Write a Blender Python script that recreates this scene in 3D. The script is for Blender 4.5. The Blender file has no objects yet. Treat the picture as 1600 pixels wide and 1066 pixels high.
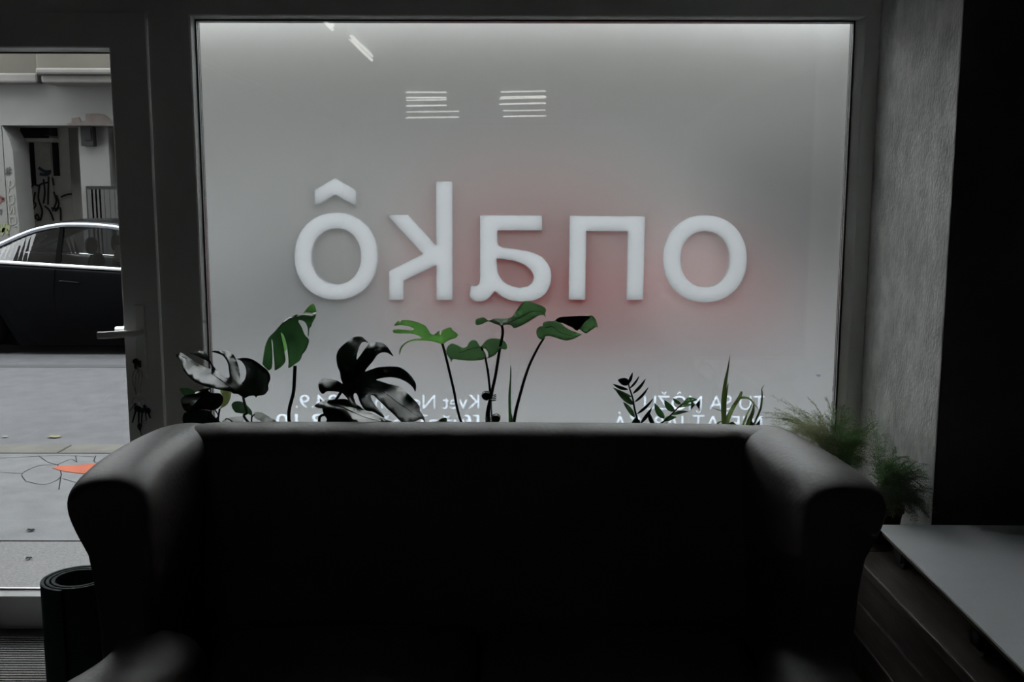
import bpy, bmesh, math, random
from mathutils import Vector, Matrix, geometry, noise

# ------------------------------------------------------------------ camera, world, exposure
F_PX = 1560.0
PITCH = math.radians(8.0)
ROLL = math.radians(0.12)
EYE = Vector((0.0, 0.0, 1.55))
FWD = Vector((0, math.cos(PITCH), -math.sin(PITCH)))
_R, _U = Vector((1, 0, 0)), Vector((0, math.sin(PITCH), math.cos(PITCH)))
RIGHT = _R*math.cos(ROLL) + _U*math.sin(ROLL)
UP = _U*math.cos(ROLL) - _R*math.sin(ROLL)
S = bpy.context.scene
C = S.collection
cd = bpy.data.cameras.new('camera'); cam = bpy.data.objects.new('camera', cd); C.objects.link(cam)
cd.sensor_width = 36.0; cd.lens = F_PX*36.0/1600.0; cd.clip_start = 0.05; cd.clip_end = 300
cam.matrix_world = Matrix(((RIGHT.x, UP.x, -FWD.x, EYE.x), (RIGHT.y, UP.y, -FWD.y, EYE.y),
                           (RIGHT.z, UP.z, -FWD.z, EYE.z), (0, 0, 0, 1)))
S.camera = cam
w = bpy.data.worlds.new('overcast_sky'); S.world = w; w.use_nodes = True
nt = w.node_tree; bgn = nt.nodes['Background']
tc = nt.nodes.new('ShaderNodeTexCoord'); sx = nt.nodes.new('ShaderNodeSeparateXYZ')
cr = nt.nodes.new('ShaderNodeValToRGB')
nt.links.new(tc.outputs['Generated'], sx.inputs[0]); nt.links.new(sx.outputs['Z'], cr.inputs[0])
cr.color_ramp.elements[0].color = (0.87, 0.885, 0.905, 1); cr.color_ramp.elements[1].color = (1.0, 1.02, 1.05, 1)
nt.links.new(cr.outputs[0], bgn.inputs['Color']); bgn.inputs['Strength'].default_value = 10.2
S.view_settings.view_transform = 'Standard'; S.view_settings.look = 'None'
S.view_settings.gamma = 1.0; S.view_settings.use_curve_mapping = False
S.view_settings.exposure = 0.13
S.cycles.use_denoising = True
S.cycles.max_bounces = 14; S.cycles.diffuse_bounces = 5; S.cycles.glossy_bounces = 5
S.cycles.transmission_bounces = 10; S.cycles.transparent_max_bounces = 24
S.cycles.sample_clamp_indirect = 15.0
random.seed(7)

# ------------------------------------------------------------------ helpers
def P(px, py, Y):
    """the point of depth Y that the photograph shows at pixel px, py"""
    d = FWD + RIGHT*((px-800.0)/F_PX) + UP*((533.0-py)/F_PX)
    return EYE + d*(Y/d.y)

def PZ(px, py, z):
    d = FWD + RIGHT*((px-800.0)/F_PX) + UP*((533.0-py)/F_PX)
    return EYE + d*((z-EYE.z)/d.z)

def mat(name, col, rough=0.6, metal=0.0, spec=0.5, var=0.0, vscale=8.0, bump=0.0, bscale=60.0,
        emit=None, estr=0.0, col2=None, detail=4.0, sheen=0.0, stretch=None):
    m = bpy.data.materials.new(name); m.use_nodes = True
    t = m.node_tree; b = t.nodes['Principled BSDF']
    b.inputs['Base Color'].default_value = (*col, 1); b.inputs['Roughness'].default_value = rough
    b.inputs['Metallic'].default_value = metal; b.inputs['Specular IOR Level'].default_value = spec
    if sheen: b.inputs['Sheen Weight'].default_value = sheen
    c = t.nodes.new('ShaderNodeTexCoord'); src = c.outputs['Object']
    if stretch:
        mp = t.nodes.new('ShaderNodeMapping'); mp.inputs['Scale'].default_value = stretch
        t.links.new(src, mp.inputs[0]); src = mp.outputs[0]
    if var or col2:
        n = t.nodes.new('ShaderNodeTexNoise'); n.inputs['Scale'].default_value = vscale
        n.inputs['Detail'].default_value = detail; n.inputs['Roughness'].default_value = 0.65
        t.links.new(src, n.inputs['Vector'])
        r = t.nodes.new('ShaderNodeValToRGB')
        a = col2 if col2 else tuple(x*(1-var) for x in col)
        r.color_ramp.elements[0].position = 0.35; r.color_ramp.elements[1].position = 0.65
        r.color_ramp.elements[0].color = (*a, 1)
        r.color_ramp.elements[1].color = (*(col if col2 else tuple(min(1, x*(1+var)) for x in col)), 1)
        t.links.new(n.outputs['Fac'], r.inputs[0]); t.links.new(r.outputs[0], b.inputs['Base Color'])
    if bump:
        n2 = t.nodes.new('ShaderNodeTexNoise'); n2.inputs['Scale'].default_value = bscale
        n2.inputs['Detail'].default_value = 5
        t.links.new(src, n2.inputs['Vector'])
        bp = t.nodes.new('ShaderNodeBump'); bp.inputs['Strength'].default_value = bump
        bp.inputs['Distance'].default_value = 0.004
        t.links.new(n2.outputs['Fac'], bp.inputs['Height']); t.links.new(bp.outputs[0], b.inputs['Normal'])
    if emit:
        b.inputs['Emission Color'].default_value = (*emit, 1); b.inputs['Emission Strength'].default_value = estr
    return m

def clear_glass(name, tint=(1, 1, 1), ior=1.45, rough=0.0):
    m = bpy.data.materials.new(name); m.use_nodes = True
    t = m.node_tree; t.nodes.clear()
    o = t.nodes.new('ShaderNodeOutputMaterial'); mx = t.nodes.new('ShaderNodeMixShader')
    tr = t.nodes.new('ShaderNodeBsdfTransparent'); gl = t.nodes.new('ShaderNodeBsdfGlossy')
    fr = t.nodes.new('ShaderNodeFresnel'); fr.inputs['IOR'].default_value = ior
    tr.inputs['Color'].default_value = (*tint, 1); gl.inputs['Roughness'].default_value = rough
    t.links.new(fr.outputs[0], mx.inputs[0]); t.links.new(tr.outputs[0], mx.inputs[1])
    t.links.new(gl.outputs[0], mx.inputs[2]); t.links.new(mx.outputs[0], o.inputs[0])
    return m

def film_mat(name):
    m = bpy.data.materials.new(name); m.use_nodes = True
    t = m.node_tree; t.nodes.clear()
    o = t.nodes.new('ShaderNodeOutputMaterial'); mx = t.nodes.new('ShaderNodeMixShader')
    rf = t.nodes.new('ShaderNodeBsdfRefraction'); rf.inputs['Roughness'].default_value = 0.35
    rf.inputs['IOR'].default_value = 1.45; rf.inputs['Color'].default_value = (0.92, 0.92, 0.92, 1)
    tl = t.nodes.new('ShaderNodeBsdfTranslucent'); tl.inputs['Color'].default_value = (0.97, 0.965, 0.96, 1)
    mx.inputs[0].default_value = 0.03
    t.links.new(rf.outputs[0], mx.inputs[1]); t.links.new(tl.outputs[0], mx.inputs[2])
    t.links.new(mx.outputs[0], o.inputs[0])
    return m

def translucent_mat(name, col, tcol, fac, rough=0.5):
    m = mat(name, col, rough); t = m.node_tree
    b = t.nodes['Principled BSDF']; o = t.nodes['Material Output']
    mx = t.nodes.new('ShaderNodeMixShader'); tl = t.nodes.new('ShaderNodeBsdfTranslucent')
    tl.inputs['Color'].default_value = (*tcol, 1); mx.inputs[0].default_value = fac
    t.links.new(b.outputs[0], mx.inputs[1]); t.links.new(tl.outputs[0], mx.inputs[2])
    t.links.new(mx.outputs[0], o.inputs[0])
    return m

def leaf_mat(name, col, tcol, fac=0.35, rough=0.38, var=0.25):
    m = mat(name, col, rough, var=var, vscale=14, bump=0.15, bscale=45, spec=0.3); t = m.node_tree
    b = t.nodes['Principled BSDF']; o = t.nodes['Material Output']
    mx = t.nodes.new('ShaderNodeMixShader'); tl = t.nodes.new('ShaderNodeBsdfTranslucent')
    tl.inputs['Color'].default_value = (*tcol, 1); mx.inputs[0].default_value = fac
    t.links.new(b.outputs[0], mx.inputs[1]); t.links.new(tl.outputs[0], mx.inputs[2])
    t.links.new(mx.outputs[0], o.inputs[0])
    return m

def link(name, me, m, parent=None, smooth=False):
    o = bpy.data.objects.new(name, me); C.objects.link(o)
    if m is not None:
        for x in (m if isinstance(m, (list, tuple)) else [m]): me.materials.append(x)
    if smooth:
        for p in me.polygons: p.use_smooth = True
    if parent: 
        o.parent = parent; o.matrix_parent_inverse = Matrix.Translation(-parent.location)
    return o

def finish(name, bm, m, parent=None, smooth=False, bevel=0.0, sub=0, solid=0.0, segs=2):
    bmesh.ops.recalc_face_normals(bm, faces=bm.faces[:])
    me = bpy.data.meshes.new(name); bm.to_mesh(me); bm.free()
    o = link(name, me, m, parent, smooth)
    if solid:
        s = o.modifiers.new('thick', 'SOLIDIFY'); s.thickness = solid; s.offset = 0
    if bevel:
        s = o.modifiers.new('bevel', 'BEVEL'); s.width = bevel; s.segments = segs; s.limit_method = 'ANGLE'
        s.angle_limit = math.radians(40)
    if sub:
        s = o.modifiers.new('sub', 'SUBSURF'); s.levels = sub; s.render_levels = sub
    return o

def box(bm, x0, x1, y0, y1, z0, z1):
    v = [bm.verts.new((x, y, z)) for z in (z0, z1) for y in (y0, y1) for x in (x0, x1)]
    fs = []
    for a in ((0, 2, 3, 1), (4, 5, 7, 6), (0, 1, 5, 4), (2, 6, 7, 3), (0, 4, 6, 2), (1, 3, 7, 5)):
        fs.append(bm.faces.new([v[i] for i in a]))
    return fs

def boxes(name, lst, m, parent=None, bevel=0.0, smooth=False):
    bm = bmesh.new()
    for b in lst: box(bm, *b)
    return finish(name, bm, m, parent, smooth, bevel)

def tube(bm, pts, rad, n=8, cap=True):
    pts = [Vector(p) for p in pts]
    rs = rad if isinstance(rad, (list, tuple)) else [rad]*len(pts)
    rings = []
    up = None
    for i, p in enumerate(pts):
        d = (pts[min(i+1, len(pts)-1)] - pts[max(i-1, 0)]).normalized()
        if up is None:
            up = Vector((0, 0, 1)) if abs(d.z) < 0.9 else Vector((1, 0, 0))
        a = d.cross(up)
        if a.length < 1e-6: a = d.cross(Vector((0.3, 1, 0.2)))
        a.normalize(); b = a.cross(d).normalized(); up = b
        rings.append([bm.verts.new(p + (a*math.cos(2*math.pi*k/n) + b*math.sin(2*math.pi*k/n))*rs[i]) for k in range(n)])
    for i in range(len(rings)-1):
        for k in range(n):
            bm.faces.new((rings[i][k], rings[i][(k+1) % n], rings[i+1][(k+1) % n], rings[i+1][k]))
    if cap:
        bm.faces.new(rings[0][::-1]); bm.faces.new(rings[-1])

def lathe(bm, prof, cx, cy, n=28, z0=0.0):
    rings = []
    for r, z in prof:
        if r < 1e-5: rings.append([bm.verts.new((cx, cy, z0+z))])
        else: rings.append([bm.verts.new((cx+r*math.cos(2*math.pi*k/n), cy+r*math.sin(2*math.pi*k/n), z0+z)) for k in range(n)])
    for i in range(len(rings)-1):
        a, b = rings[i], rings[i+1]
        for k in range(n):
            k2 = (k+1) % n
            if len(a) == 1 and len(b) > 1: bm.faces.new((a[0], b[k], b[k2]))
            elif len(b) == 1 and len(a) > 1: bm.faces.new((a[k], a[k2], b[0]))
            elif len(a) > 1: bm.faces.new((a[k], a[k2], b[k2], b[k]))

def smooth_path(pts, n=6):
    """Catmull-Rom through the points"""
    pts = [Vector(p) for p in pts]
    if len(pts) < 3: 
        return [pts[0].lerp(pts[-1], i/(n*1.0)) for i in range(n+1)]
    out = []
    e = [pts[0]*2-pts[1]] + pts + [pts[-1]*2-pts[-2]]
    for i in range(1, len(e)-2):
        for k in range(n):
            t = k/n
            out.append(0.5*((2*e[i]) + (e[i+1]-e[i-1])*t + (2*e[i-1]-5*e[i]+4*e[i+1]-e[i+2])*t*t + (3*e[i]-e[i-1]-3*e[i+1]+e[i+2])*t**3))
    out.append(pts[-1])
    return out

def empty(name, loc, label=None, cat=None, group=None):
    o = bpy.data.objects.new(name, None); C.objects.link(o); o.location = loc
    o.empty_display_size = 0.1
    if label: o['label'] = label
    if cat: o['category'] = cat
    if group: o['group'] = group
    bpy.context.view_layer.update()
    return o

def tag(o, label, cat, group=None):
    o['label'] = label; o['category'] = cat
    if group: o['group'] = group
    return o

def struct(o, label=None):
    o['kind'] = 'structure'
    if label: o['label'] = label
    return o

def ribbon(bm, pts, wd, y_off=(0, -0.004, 0)):
    """flat painted stroke in the XZ plane"""
    pts = [Vector(p) for p in pts]; L = []; 
    for i, p in enumerate(pts):
        d = pts[min(i+1, len(pts)-1)] - pts[max(i-1, 0)]
        nrm = Vector((-d.z, 0, d.x)); 
        nrm = nrm.normalized() if nrm.length > 1e-7 else Vector((1, 0, 0))
        L.append((bm.verts.new(p+nrm*wd/2), bm.verts.new(p-nrm*wd/2)))
    for a, b in zip(L, L[1:]):
        bm.faces.new((a[0], a[1], b[1], b[0]))

# ------------------------------------------------------------------ materials
M_frame = mat('frame_paint', (0.86, 0.87, 0.85), 0.42, var=0.04, vscale=3)
M_gasket = mat('gasket_rubber', (0.012, 0.012, 0.012), 0.6)
M_plaster = mat('grey_plaster', (0.93, 0.935, 0.92), 0.9, col2=(0.56, 0.565, 0.55), vscale=11, detail=12, bump=1.0, bscale=90, stretch=(1, 1, 0.6))
M_shadewall = mat('wall_painted_shade', (0.06, 0.058, 0.055), 0.85, var=0.15)  # unlit wall faces: their shade is put into this dark colour
M_roomwall = mat('room_wall_paint', (0.30, 0.30, 0.295), 0.85, var=0.1)
M_floor = mat('room_floor', (0.055, 0.05, 0.047), 0.55, var=0.2, vscale=4)
M_ceil = mat('ceiling_paint', (0.5, 0.5, 0.49), 0.9)
M_facade = mat('facade_render', (0.056, 0.054, 0.048), 0.9, var=0.12, vscale=2)
M_clear = clear_glass('window_glass', (0.97, 0.98, 0.975))
M_film = film_mat('frosted_film')
M_white_metal = mat('white_handle_metal', (0.85, 0.85, 0.84), 0.35)
M_chrome = mat('chrome', (0.75, 0.75, 0.77), 0.18, metal=1.0)
M_black = mat('black_plastic', (0.010, 0.010, 0.011), 0.45)

# ------------------------------------------------------------------ plane depths
YF = 3.455           # room face of the window frame
YG = 3.492           # room face of the glass
YO = 3.53            # outer face
def X_(px, py, Y=YF): return P(px, py, Y).x
def Z_(px, py, Y=YF): return P(px, py, Y).z

xl0 = X_(228, 20)                 # joint between door leaf and frame
xl1 = X_(297, 27)                 # inner edge of mullion
xr0 = X_(1351, 27)                # inner edge of the right frame
xr1 = 1.232
zt = Z_(800, 26)                  # underside of the head
zb = 0.50
zbf = 0.42
ztf = 2.52
xg0 = X_(305, 28, YG); xg1 = X_(1334, 28, YG); zg1 = Z_(800, 31, YG); zg0 = zb+0.02
xdoor0 = -2.32
xleaf0 = -2.16

# ------------------------------------------------------------------ room shell
struct(boxes('floor', [(-3.2, 3.2, -12.0, 3.53, -0.12, 0.0)], M_floor))
struct(boxes('ceiling', [(-3.2, 3.2, -12.0, 3.53, 2.95, 3.07)], M_ceil))
struct(boxes('wall_left', [(-3.32, -3.2, -12.0, 3.455, 0, 2.95)], M_roomwall))
struct(boxes('wall_right', [(3.2, 3.32, -12.0, 2.83, 0, 2.95)], M_shadewall))
struct(boxes('wall_back', [(-3.32, 3.32, -12.12, -12.0, 0, 2.95)], M_roomwall))
bm = bmesh.new()
box(bm, -3.4, xdoor0, YF, 3.53, 0, 2.95)
box(bm, xdoor0, xr1, YF, 3.53, ztf, 2.95)
box(bm, xl0+0.07, xr1, YF, 3.53, 0.0, zbf)
struct(finish('wall_front', bm, M_roomwall))
struct(boxes('facade', [(-14, 14, 3.60, 3.9, 3.07, 12.0), (-14, xdoor0, 3.532, 3.75, -0.1, 3.07), (xr1, 14, 3.532, 3.75, -0.1, 3.07),
    (xdoor0, xr1, 3.532, 3.75, ztf, 3.07), (xl0+0.07, xr1, 3.532, 3.75, -0.1, zbf)], M_facade))
# the deep pier to the right of the window: pale plaster reveal, room face coloured dark for its shade
bm = bmesh.new()
fs = box(bm, xr1, 3.32, 2.83, 3.53, 0, 2.95)
for f in fs:
    f.material_index = 1
    f.normal_update()
    if f.normal.x < -0.5 or f.normal.x > 2: f.material_index = 0
bmesh.ops.recalc_face_normals(bm, faces=bm.faces[:])
for f in bm.faces:
    f.normal_update(); f.material_index = 0 if f.normal.x < -0.5 else 1
struct(finish('wall_pier_right', bm, [M_plaster, M_shadewall], bevel=0.006))
# ledge below the window that carries the plants
M_ledge = mat('ledge_board', (0.30, 0.27, 0.23), 0.6, var=0.2, vscale=9)
struct(boxes('trim_1', [(-1.15, 1.0, 2.98, YF-0.002, 0.40, 0.44), (-1.13, 0.98, 3.01, YF-0.002, 0.0, 0.40)], M_ledge))

# ------------------------------------------------------------------ window frame, glass, film
def frame_ring(name, xa, xb, za, zb_, ox0, ox1, oz0, oz1, yf, yg, bev, m, parent=None, yo=YO, bevr=None):
    """picture-frame profile: flat face, slanted bead towards the glass"""
    bevr = bevr or bev
    bm = bmesh.new()
    def ring(x0, x1, z0, z1, y): return [bm.verts.new((x0, y, z0)), bm.verts.new((x1, y, z0)), bm.verts.new((x1, y, z1)), bm.verts.new((x0, y, z1))]
    rs = [ring(ox0, ox1, oz0, oz1, yo), ring(ox0, ox1, oz0, oz1, yf), ring(xa-0.005, xb+0.005, za-0.005, zb_+0.005, yf),
          ring(xa-0.001, xb+0.001, za-0.001, zb_+0.001, yf+0.004),
          ring(xa+bev, xb-bevr, za+bev, zb_-bev, yg-0.002), ring(xa+bev, xb-bevr, za+bev, zb_-bev, yo)]
    for a, b in zip(rs, rs[1:]+rs[:1]):
        for k in range(4): bm.faces.new((a[k], a[(k+1) % 4], b[(k+1) % 4], b[k]))
    return finish(name, bm, m, parent, bevel=0.0012)

win = struct(frame_ring('window_1', xl1, xr0, zb, zt, xl0+0.004, xr1-0.002, zbf, ztf, YF, YG, 0.006, M_frame, bevr=0.020, yo=YG+0.039),
             'grey painted window frame around the frosted pane')
gx0, gx1, gz1, gz0 = xl1+0.006, xr0-0.020, zt-0.006, zb+0.006
xg0, xg1, zg1 = gx0+0.003, gx1-0.004, gz1-0.004
boxes('gasket', [(gx0-0.001, xg0, YG-0.006, YG+0.033, gz0, gz1), (xg1, gx1+0.001, YG-0.006, YG+0.033, gz0, gz1),
                 (gx0, gx1, YG-0.006, YG+0.033, zg1, gz1+0.001)], M_gasket, win)
boxes('inner_pane', [(xg0+0.0003, xg1-0.0003, YG, YG+0.004, zg0-0.01, zg1-0.0003)], M_clear, win)
p2 = boxes('outer_pane', [(xg0+0.0005, xg1-0.0005, -0.002, 0.002, -(zg1-zg0)/2, (zg1-zg0)/2-0.001)], M_clear, win)
p2.location = (0, YG+0.020, (zg0+zg1)/2); p2.rotation_euler.x = math.radians(0.205)
YFILM = YG+0.034
# the film has nibbled edges low on the right
bm = bmesh.new()
def film_outline():
    pts = [(xg0-0.03, zg0-0.04), (xg1+0.002, zg0-0.04)]
    z = zg0
    rnd = random.Random(3)
    e = xg1+0.03
    while z < 0.98:
        bite = 0.0045 if rnd.random() < 0.35 else 0.0
        pts.append((xg1+0.002-bite*rnd.uniform(0.6, 1.0), z)); z += 0.006+rnd.random()*0.012
    pts += [(e, 1.0), (e, zg1+0.03), (xg0-0.03, zg1+0.03)]
    return pts
vs = [bm.verts.new((x, YFILM, z)) for x, z in film_outline()]
f = bm.faces.new(vs)
r = bmesh.ops.extrude_face_region(bm, geom=[f])
for v in [g for g in r['geom'] if isinstance(g, bmesh.types.BMVert)]: v.co.y += 0.003
film = finish('frosted_film', bm, M_film, win); film['label'] = 'frosted translucent film that blurs the street'

# ------------------------------------------------------------------ door
dfr = struct(boxes('trim_2', [(xdoor0, xl0+0.004, YF, YO, zt+0.024+0.16, ztf), (xdoor0, xleaf0-0.004, YF, YO, 0, ztf),
                              (xl0+0.004, xl0+0.07, YF, YO, 0, zbf), (xdoor0, xl0+0.07, YF+0.005, YO, -0.02, 0.012)], M_frame))
zlt = Z_(150, 20); zdg1 = Z_(100, 75, YF-0.012); zdg0 = Z_(50, 932, YF-0.012); xdg1 = X_(170, 76, YF-0.012)
YL = YF-0.014
struct(boxes('trim_3', [(xdoor0, xl0+0.002, YF, YO, zlt-0.02, zt+0.2)], M_frame))
door = struct(frame_ring('door_1', xleaf0+0.13, xdg1, zdg0, zdg1, xleaf0, xl0, 0.016, zlt, YL, YG, 0.009, M_frame, yo=YG+0.012),
              'grey painted glazed street door with lever handle')
boxes('glass_pane', [(xleaf0+0.12, xdg1+0.004, YG, YG+0.006, zdg0-0.004, zdg1+0.004)], M_clear, door)
boxes('gasket', [(xleaf0+0.13, xdg1-0.004, YG-0.006, YG-0.001, zdg1-0.012, zdg1-0.007),
                 (xleaf0+0.13, xdg1-0.004, YG-0.006, YG-0.001, zdg0+0.008, zdg0+0.012)], M_gasket, door)
# escutcheon plate, lever, outer lever, lock cylinder
YP = YL-0.010
hx, hz = P(219, 518, YP).x, P(219, 518, YP).z
bm = bmesh.new(); zc0, zc1 = Z_(222, 592, YP), Z_(222, 476, YP)
box(bm, hx-0.019, hx+0.017, YP, YL+0.001, zc0, zc1)
plate = finish('handle_plate', bm, M_frame, door, bevel=0.008, segs=3)
bm = bmesh.new()
a = Vector((hx, YP+0.002, hz)); b = Vector((hx, YP-0.048, hz)); 
tip = P(153, 524, YP-0.052)
tube(bm, smooth_path([a, b-Vector((0, -0.01, 0)), b+Vector((-0.012, -0.004, -0.001)), b+Vector((-0.05, -0.006, -0.003)), tip+Vector((0.02, 0, 0)), tip], 5), [0.0125]*26, 12)
finish('lever', bm, M_white_metal, door, smooth=True)
bm = bmesh.new()
tube(bm, [P(181, 516, YO+0.03), P(215, 514, YO+0.03)], 0.012, 12)
o = finish('outer_lever', bm, mat('white_lever', (0.85, 0.85, 0.86), 0.4), door, smooth=True); o['label'] = 'white outer lever seen through the glass'
bm = bmesh.new()
k0 = P(213, 566, YP)
tube(bm, [k0+Vector((0, 0.004, 0.004)), k0+Vector((0, -0.012, 0.004))], 0.0095, 16)
box(bm, k0.x+0.001-0.0055, k0.x+0.0065, k0.y-0.011, k0.y+0.004, k0.z-0.022, k0.z+0.0)
box(bm, k0.x+0.008, k0.x+0.017, k0.y-0.006, k0.y+0.004, k0.z-0.018, k0.z+0.006)
finish('lock_cylinder', bm, M_black, door, bevel=0.001)

# bunch of keys on a snap hook hanging from the lock
kb = empty('key_bunch', P(215, 578, YP-0.02), 'bunch of dark keys on a steel snap hook hanging from the door lock', 'keys')
Yk = YP-0.02
def kp(px, py, dy=0.0): return P(px, py, Yk+dy)
bm = bmesh.new()
loop = [(213, 616), (208, 600), (208, 585), (212, 578), (217, 577), (222, 582), (222, 592), (219, 606), (219, 617)]
tube(bm, smooth_path([kp(*q) for q in loop], 4), 0.0016, 7)
tube(bm, smooth_path([kp(212, 616, -.004), kp(211, 598, -.004), kp(213, 582, -.004), kp(217, 582, -.004), kp(217, 598, -.004), kp(217, 618, -.004)], 4), 0.0012, 6)
tube(bm, [kp(214, 569, 0.012), kp(215, 576, 0.0), kp(216, 583, -0.002)], 0.002, 6)
finish('snap_hook', bm, M_chrome, kb, smooth=True)
def ring(name, cx, cy, rx, rz, m, th=0.0009, dy=0):
    bm = bmesh.new(); c = kp(cx, cy, dy)
    tube(bm, [c+Vector((rx*math.cos(t), 0.3*rx*math.sin(t), rz*math.sin(t))) for t in [i*2*math.pi/18 for i in range(19)]], th, 6, cap=False)
    return finish(name, bm, m, kb, smooth=True)
ring('split_ring', 212, 627, 0.013, 0.011, M_chrome); ring('split_ring', 222, 628, 0.010, 0.012, M_chrome, dy=-0.003)
ring('split_ring', 226, 660, 0.007, 0.006, M_chrome)
M_key = mat('dark_key_metal', (0.05, 0.055, 0.07), 0.4, metal=0.7)
M_keyblue = mat('dark_blue_key_head', (0.01, 0.013, 0.03), 0.4)
def key(head, tipp, r, m, dy):
    bm = bmesh.new(); h = kp(*head, dy); t = kp(*tipp, dy); d = (t-h).normalized()
    n = 12; side = Vector((d.z, 0, -d.x))
    ring_ = [bm.verts.new(h + d*r*1.25*math.cos(2*math.pi*i/n) + side*r*math.sin(2*math.pi*i/n)) for i in range(n)]
    f = bm.faces.new(ring_)
    e = bmesh.ops.extrude_face_region(bm, geom=[f])
    for v in [g for g in e['geom'] if isinstance(g, bmesh.types.BMVert)]: v.co.y += 0.003
    wv = r*0.38
    q = [h+side*wv+d*r, h-side*wv+d*r, t-side*wv*0.4, t+side*wv]
    v = [bm.verts.new(x) for x in q]; f = bm.faces.new(v)
    e = bmesh.ops.extrude_face_region(bm, geom=[f])
    for v in [g for g in e['geom'] if isinstance(g, bmesh.types.BMVert)]: v.co.y += 0.002
    return finish('key', bm, m, kb)
key((213, 638), (207, 661), 0.0085, M_keyblue, -0.004); key((217, 640), (217, 662), 0.0095, M_keyblue, -0.008)
key((222, 642), (221, 662), 0.008, M_key, -0.002); key((231, 642), (235, 654), 0.009, M_black, -0.001)
key((211, 632), (202, 643), 0.004, M_key, -0.002); key((226, 636), (229, 657), 0.006, M_key, 0.002)
bm = bmesh.new(); tube(bm, smooth_path([kp(219, 662), kp(218, 668), kp(220, 676), kp(224, 690)], 4), [0.006, 0.008, 0.009, 0.008, 0.007, 0.006, 0.004, 0.002, 0.0013, 0.001, 0.001, 0.001, 0.001], 7)
finish('tassel', bm, M_black, kb, smooth=True)

# ------------------------------------------------------------------ lettering on the window
def loop_px(pts, ox=0, oy=0, sc=1.0): return [(ox+x/sc, oy+y/sc) for x, y in pts]
def superell(cx, cy, rx, ry, n=56, e=2.12):
    out = []
    for i in range(n):
        t = 2*math.pi*i/n; c, s = math.cos(t), math.sin(t)
        out.append((cx+rx*math.copysign(abs(c)**(2/e), c), cy+ry*math.copysign(abs(s)**(2/e), s)))
    return out
M_foam = translucent_mat('white_foam', (0.38, 0.383, 0.39), (0.427, 0.43, 0.438), 0.97, 0.7)
YLET = YFILM-0.001
cutters = []
def letter(loops, label, depth=0.022):
    bm = bmesh.new(); edges = []
    for lp in loops:
        vs = [bm.verts.new(P(x, y, YLET)) for x, y in lp]
        for i in range(len(vs)): edges.append(bm.edges.new((vs[i], vs[(i+1) % len(vs)])))
    bmesh.ops.triangle_fill(bm, edges=edges, use_beauty=True)
    e = bmesh.ops.extrude_face_region(bm, geom=bm.faces[:])
    for v in [g for g in e['geom'] if isinstance(g, bmesh.types.BMVert)]: v.co.y += depth
    o = tag(finish('letter', bm, M_foam), label, 'letter'); cutters.append(o); return o
R4 = (440, 260, 4.2105); R5 = (800, 300, 4.0)
letter([superell(525.1, 400.5, 65, 68), superell(525.4, 400.9, 38.7, 44),
        loop_px([(217, 157), (351, 77), (489, 157), (489, 260), (351, 185), (218, 262)], *R4)],
       'large white foam letter o with a circumflex, leftmost of the big letters on the window')
letter([loop_px([(695, 320), (832, 320), (1017, 521), (1016, 101), (1123, 101), (1124, 880), (1019, 880), (1018, 648), (803, 752), (801, 880), (708, 880), (706, 690), (930, 578)], *R4)],
       'large white foam letter k, seen mirrored on the frosted window')
letter([[(750, 336.7), (847, 337), (847, 360), (777.5, 360), (777, 378), (779, 384), (784, 387), (800, 389), (825, 393), (838, 397), (848, 403), (856, 412.5), (860.5, 422), (861.5, 432), (860, 444), (854, 457), (846, 464.5), (836, 469), (822, 471.3), (808, 471), (796, 469), (784, 463.5), (773.2, 454.7), (768, 461), (763, 466.6), (757, 470), (751, 471), (744, 471), (738, 468), (733.3, 462), (735.7, 447), (744, 447.6), (748.8, 444), (750, 436)],
        [(775.6, 403.7), (796, 406), (810, 409.5), (820, 414), (828, 420.5), (833, 428), (834, 435), (832, 442), (825, 448), (812, 450.5), (800, 448), (791, 444), (783, 437), (777.5, 426)]],
       'large white foam letter a, seen mirrored on the frosted window above the light green leaves')
letter([loop_px([(362, 150), (832, 153), (820, 676), (717, 675), (725, 246), (464, 244), (457, 674), (356, 674)], *R5)],
       'large white foam letter n with square shoulders on the frosted window')
letter([superell(1101.6, 404.5, 65.4, 68.2), superell(1101.9, 405, 38.6, 44)],
       'large white foam letter o without accent, rightmost of the big letters')

M_vinyl = translucent_mat('white_vinyl', (0.6, 0.62, 0.64), (0.64, 0.67, 0.71), 0.95, 0.5)
def fit_text(body, px_left, px_right, py_top, py_bot, name='vinyl_lettering', label=None):
    """mirrored cut-vinyl line; body reads right to left from inside. px_left/right bound it on the pane"""
    cu = bpy.data.curves.new('t', 'FONT'); cu.body = body; cu.extrude = 0.0002; cu.resolution_u = 6; cu.offset = 0.004
    o = bpy.data.objects.new('t', cu); C.objects.link(o)
    bpy.context.view_layer.update()
    dg = bpy.context.evaluated_depsgraph_get()
    me = bpy.data.meshes.new_from_object(o.evaluated_get(dg))
    bpy.data.objects.remove(o)
    xs = [v.co.x for v in me.vertices]; x0, x1 = min(xs), max(xs)
    Y = YFILM-0.004
    a = P(px_right, py_bot, Y); b = P(px_left, py_bot, Y); t = P(px_right, py_top, Y)
    capH = 0.70
    for v in me.vertices:
        u = (v.co.x-x0)/(x1-x0); h = v.co.y/capH
        p = a.lerp(b, u); p.z += (t.z-a.z)*h
        v.co = (p.x, YFILM-0.001 if v.co.z < 0 else YFILM+0.005, p.z)
    me.update()
    o = link(name, me, M_vinyl, win)
    cutters.append(o)
    if label: o['label'] = label
    return o
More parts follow.
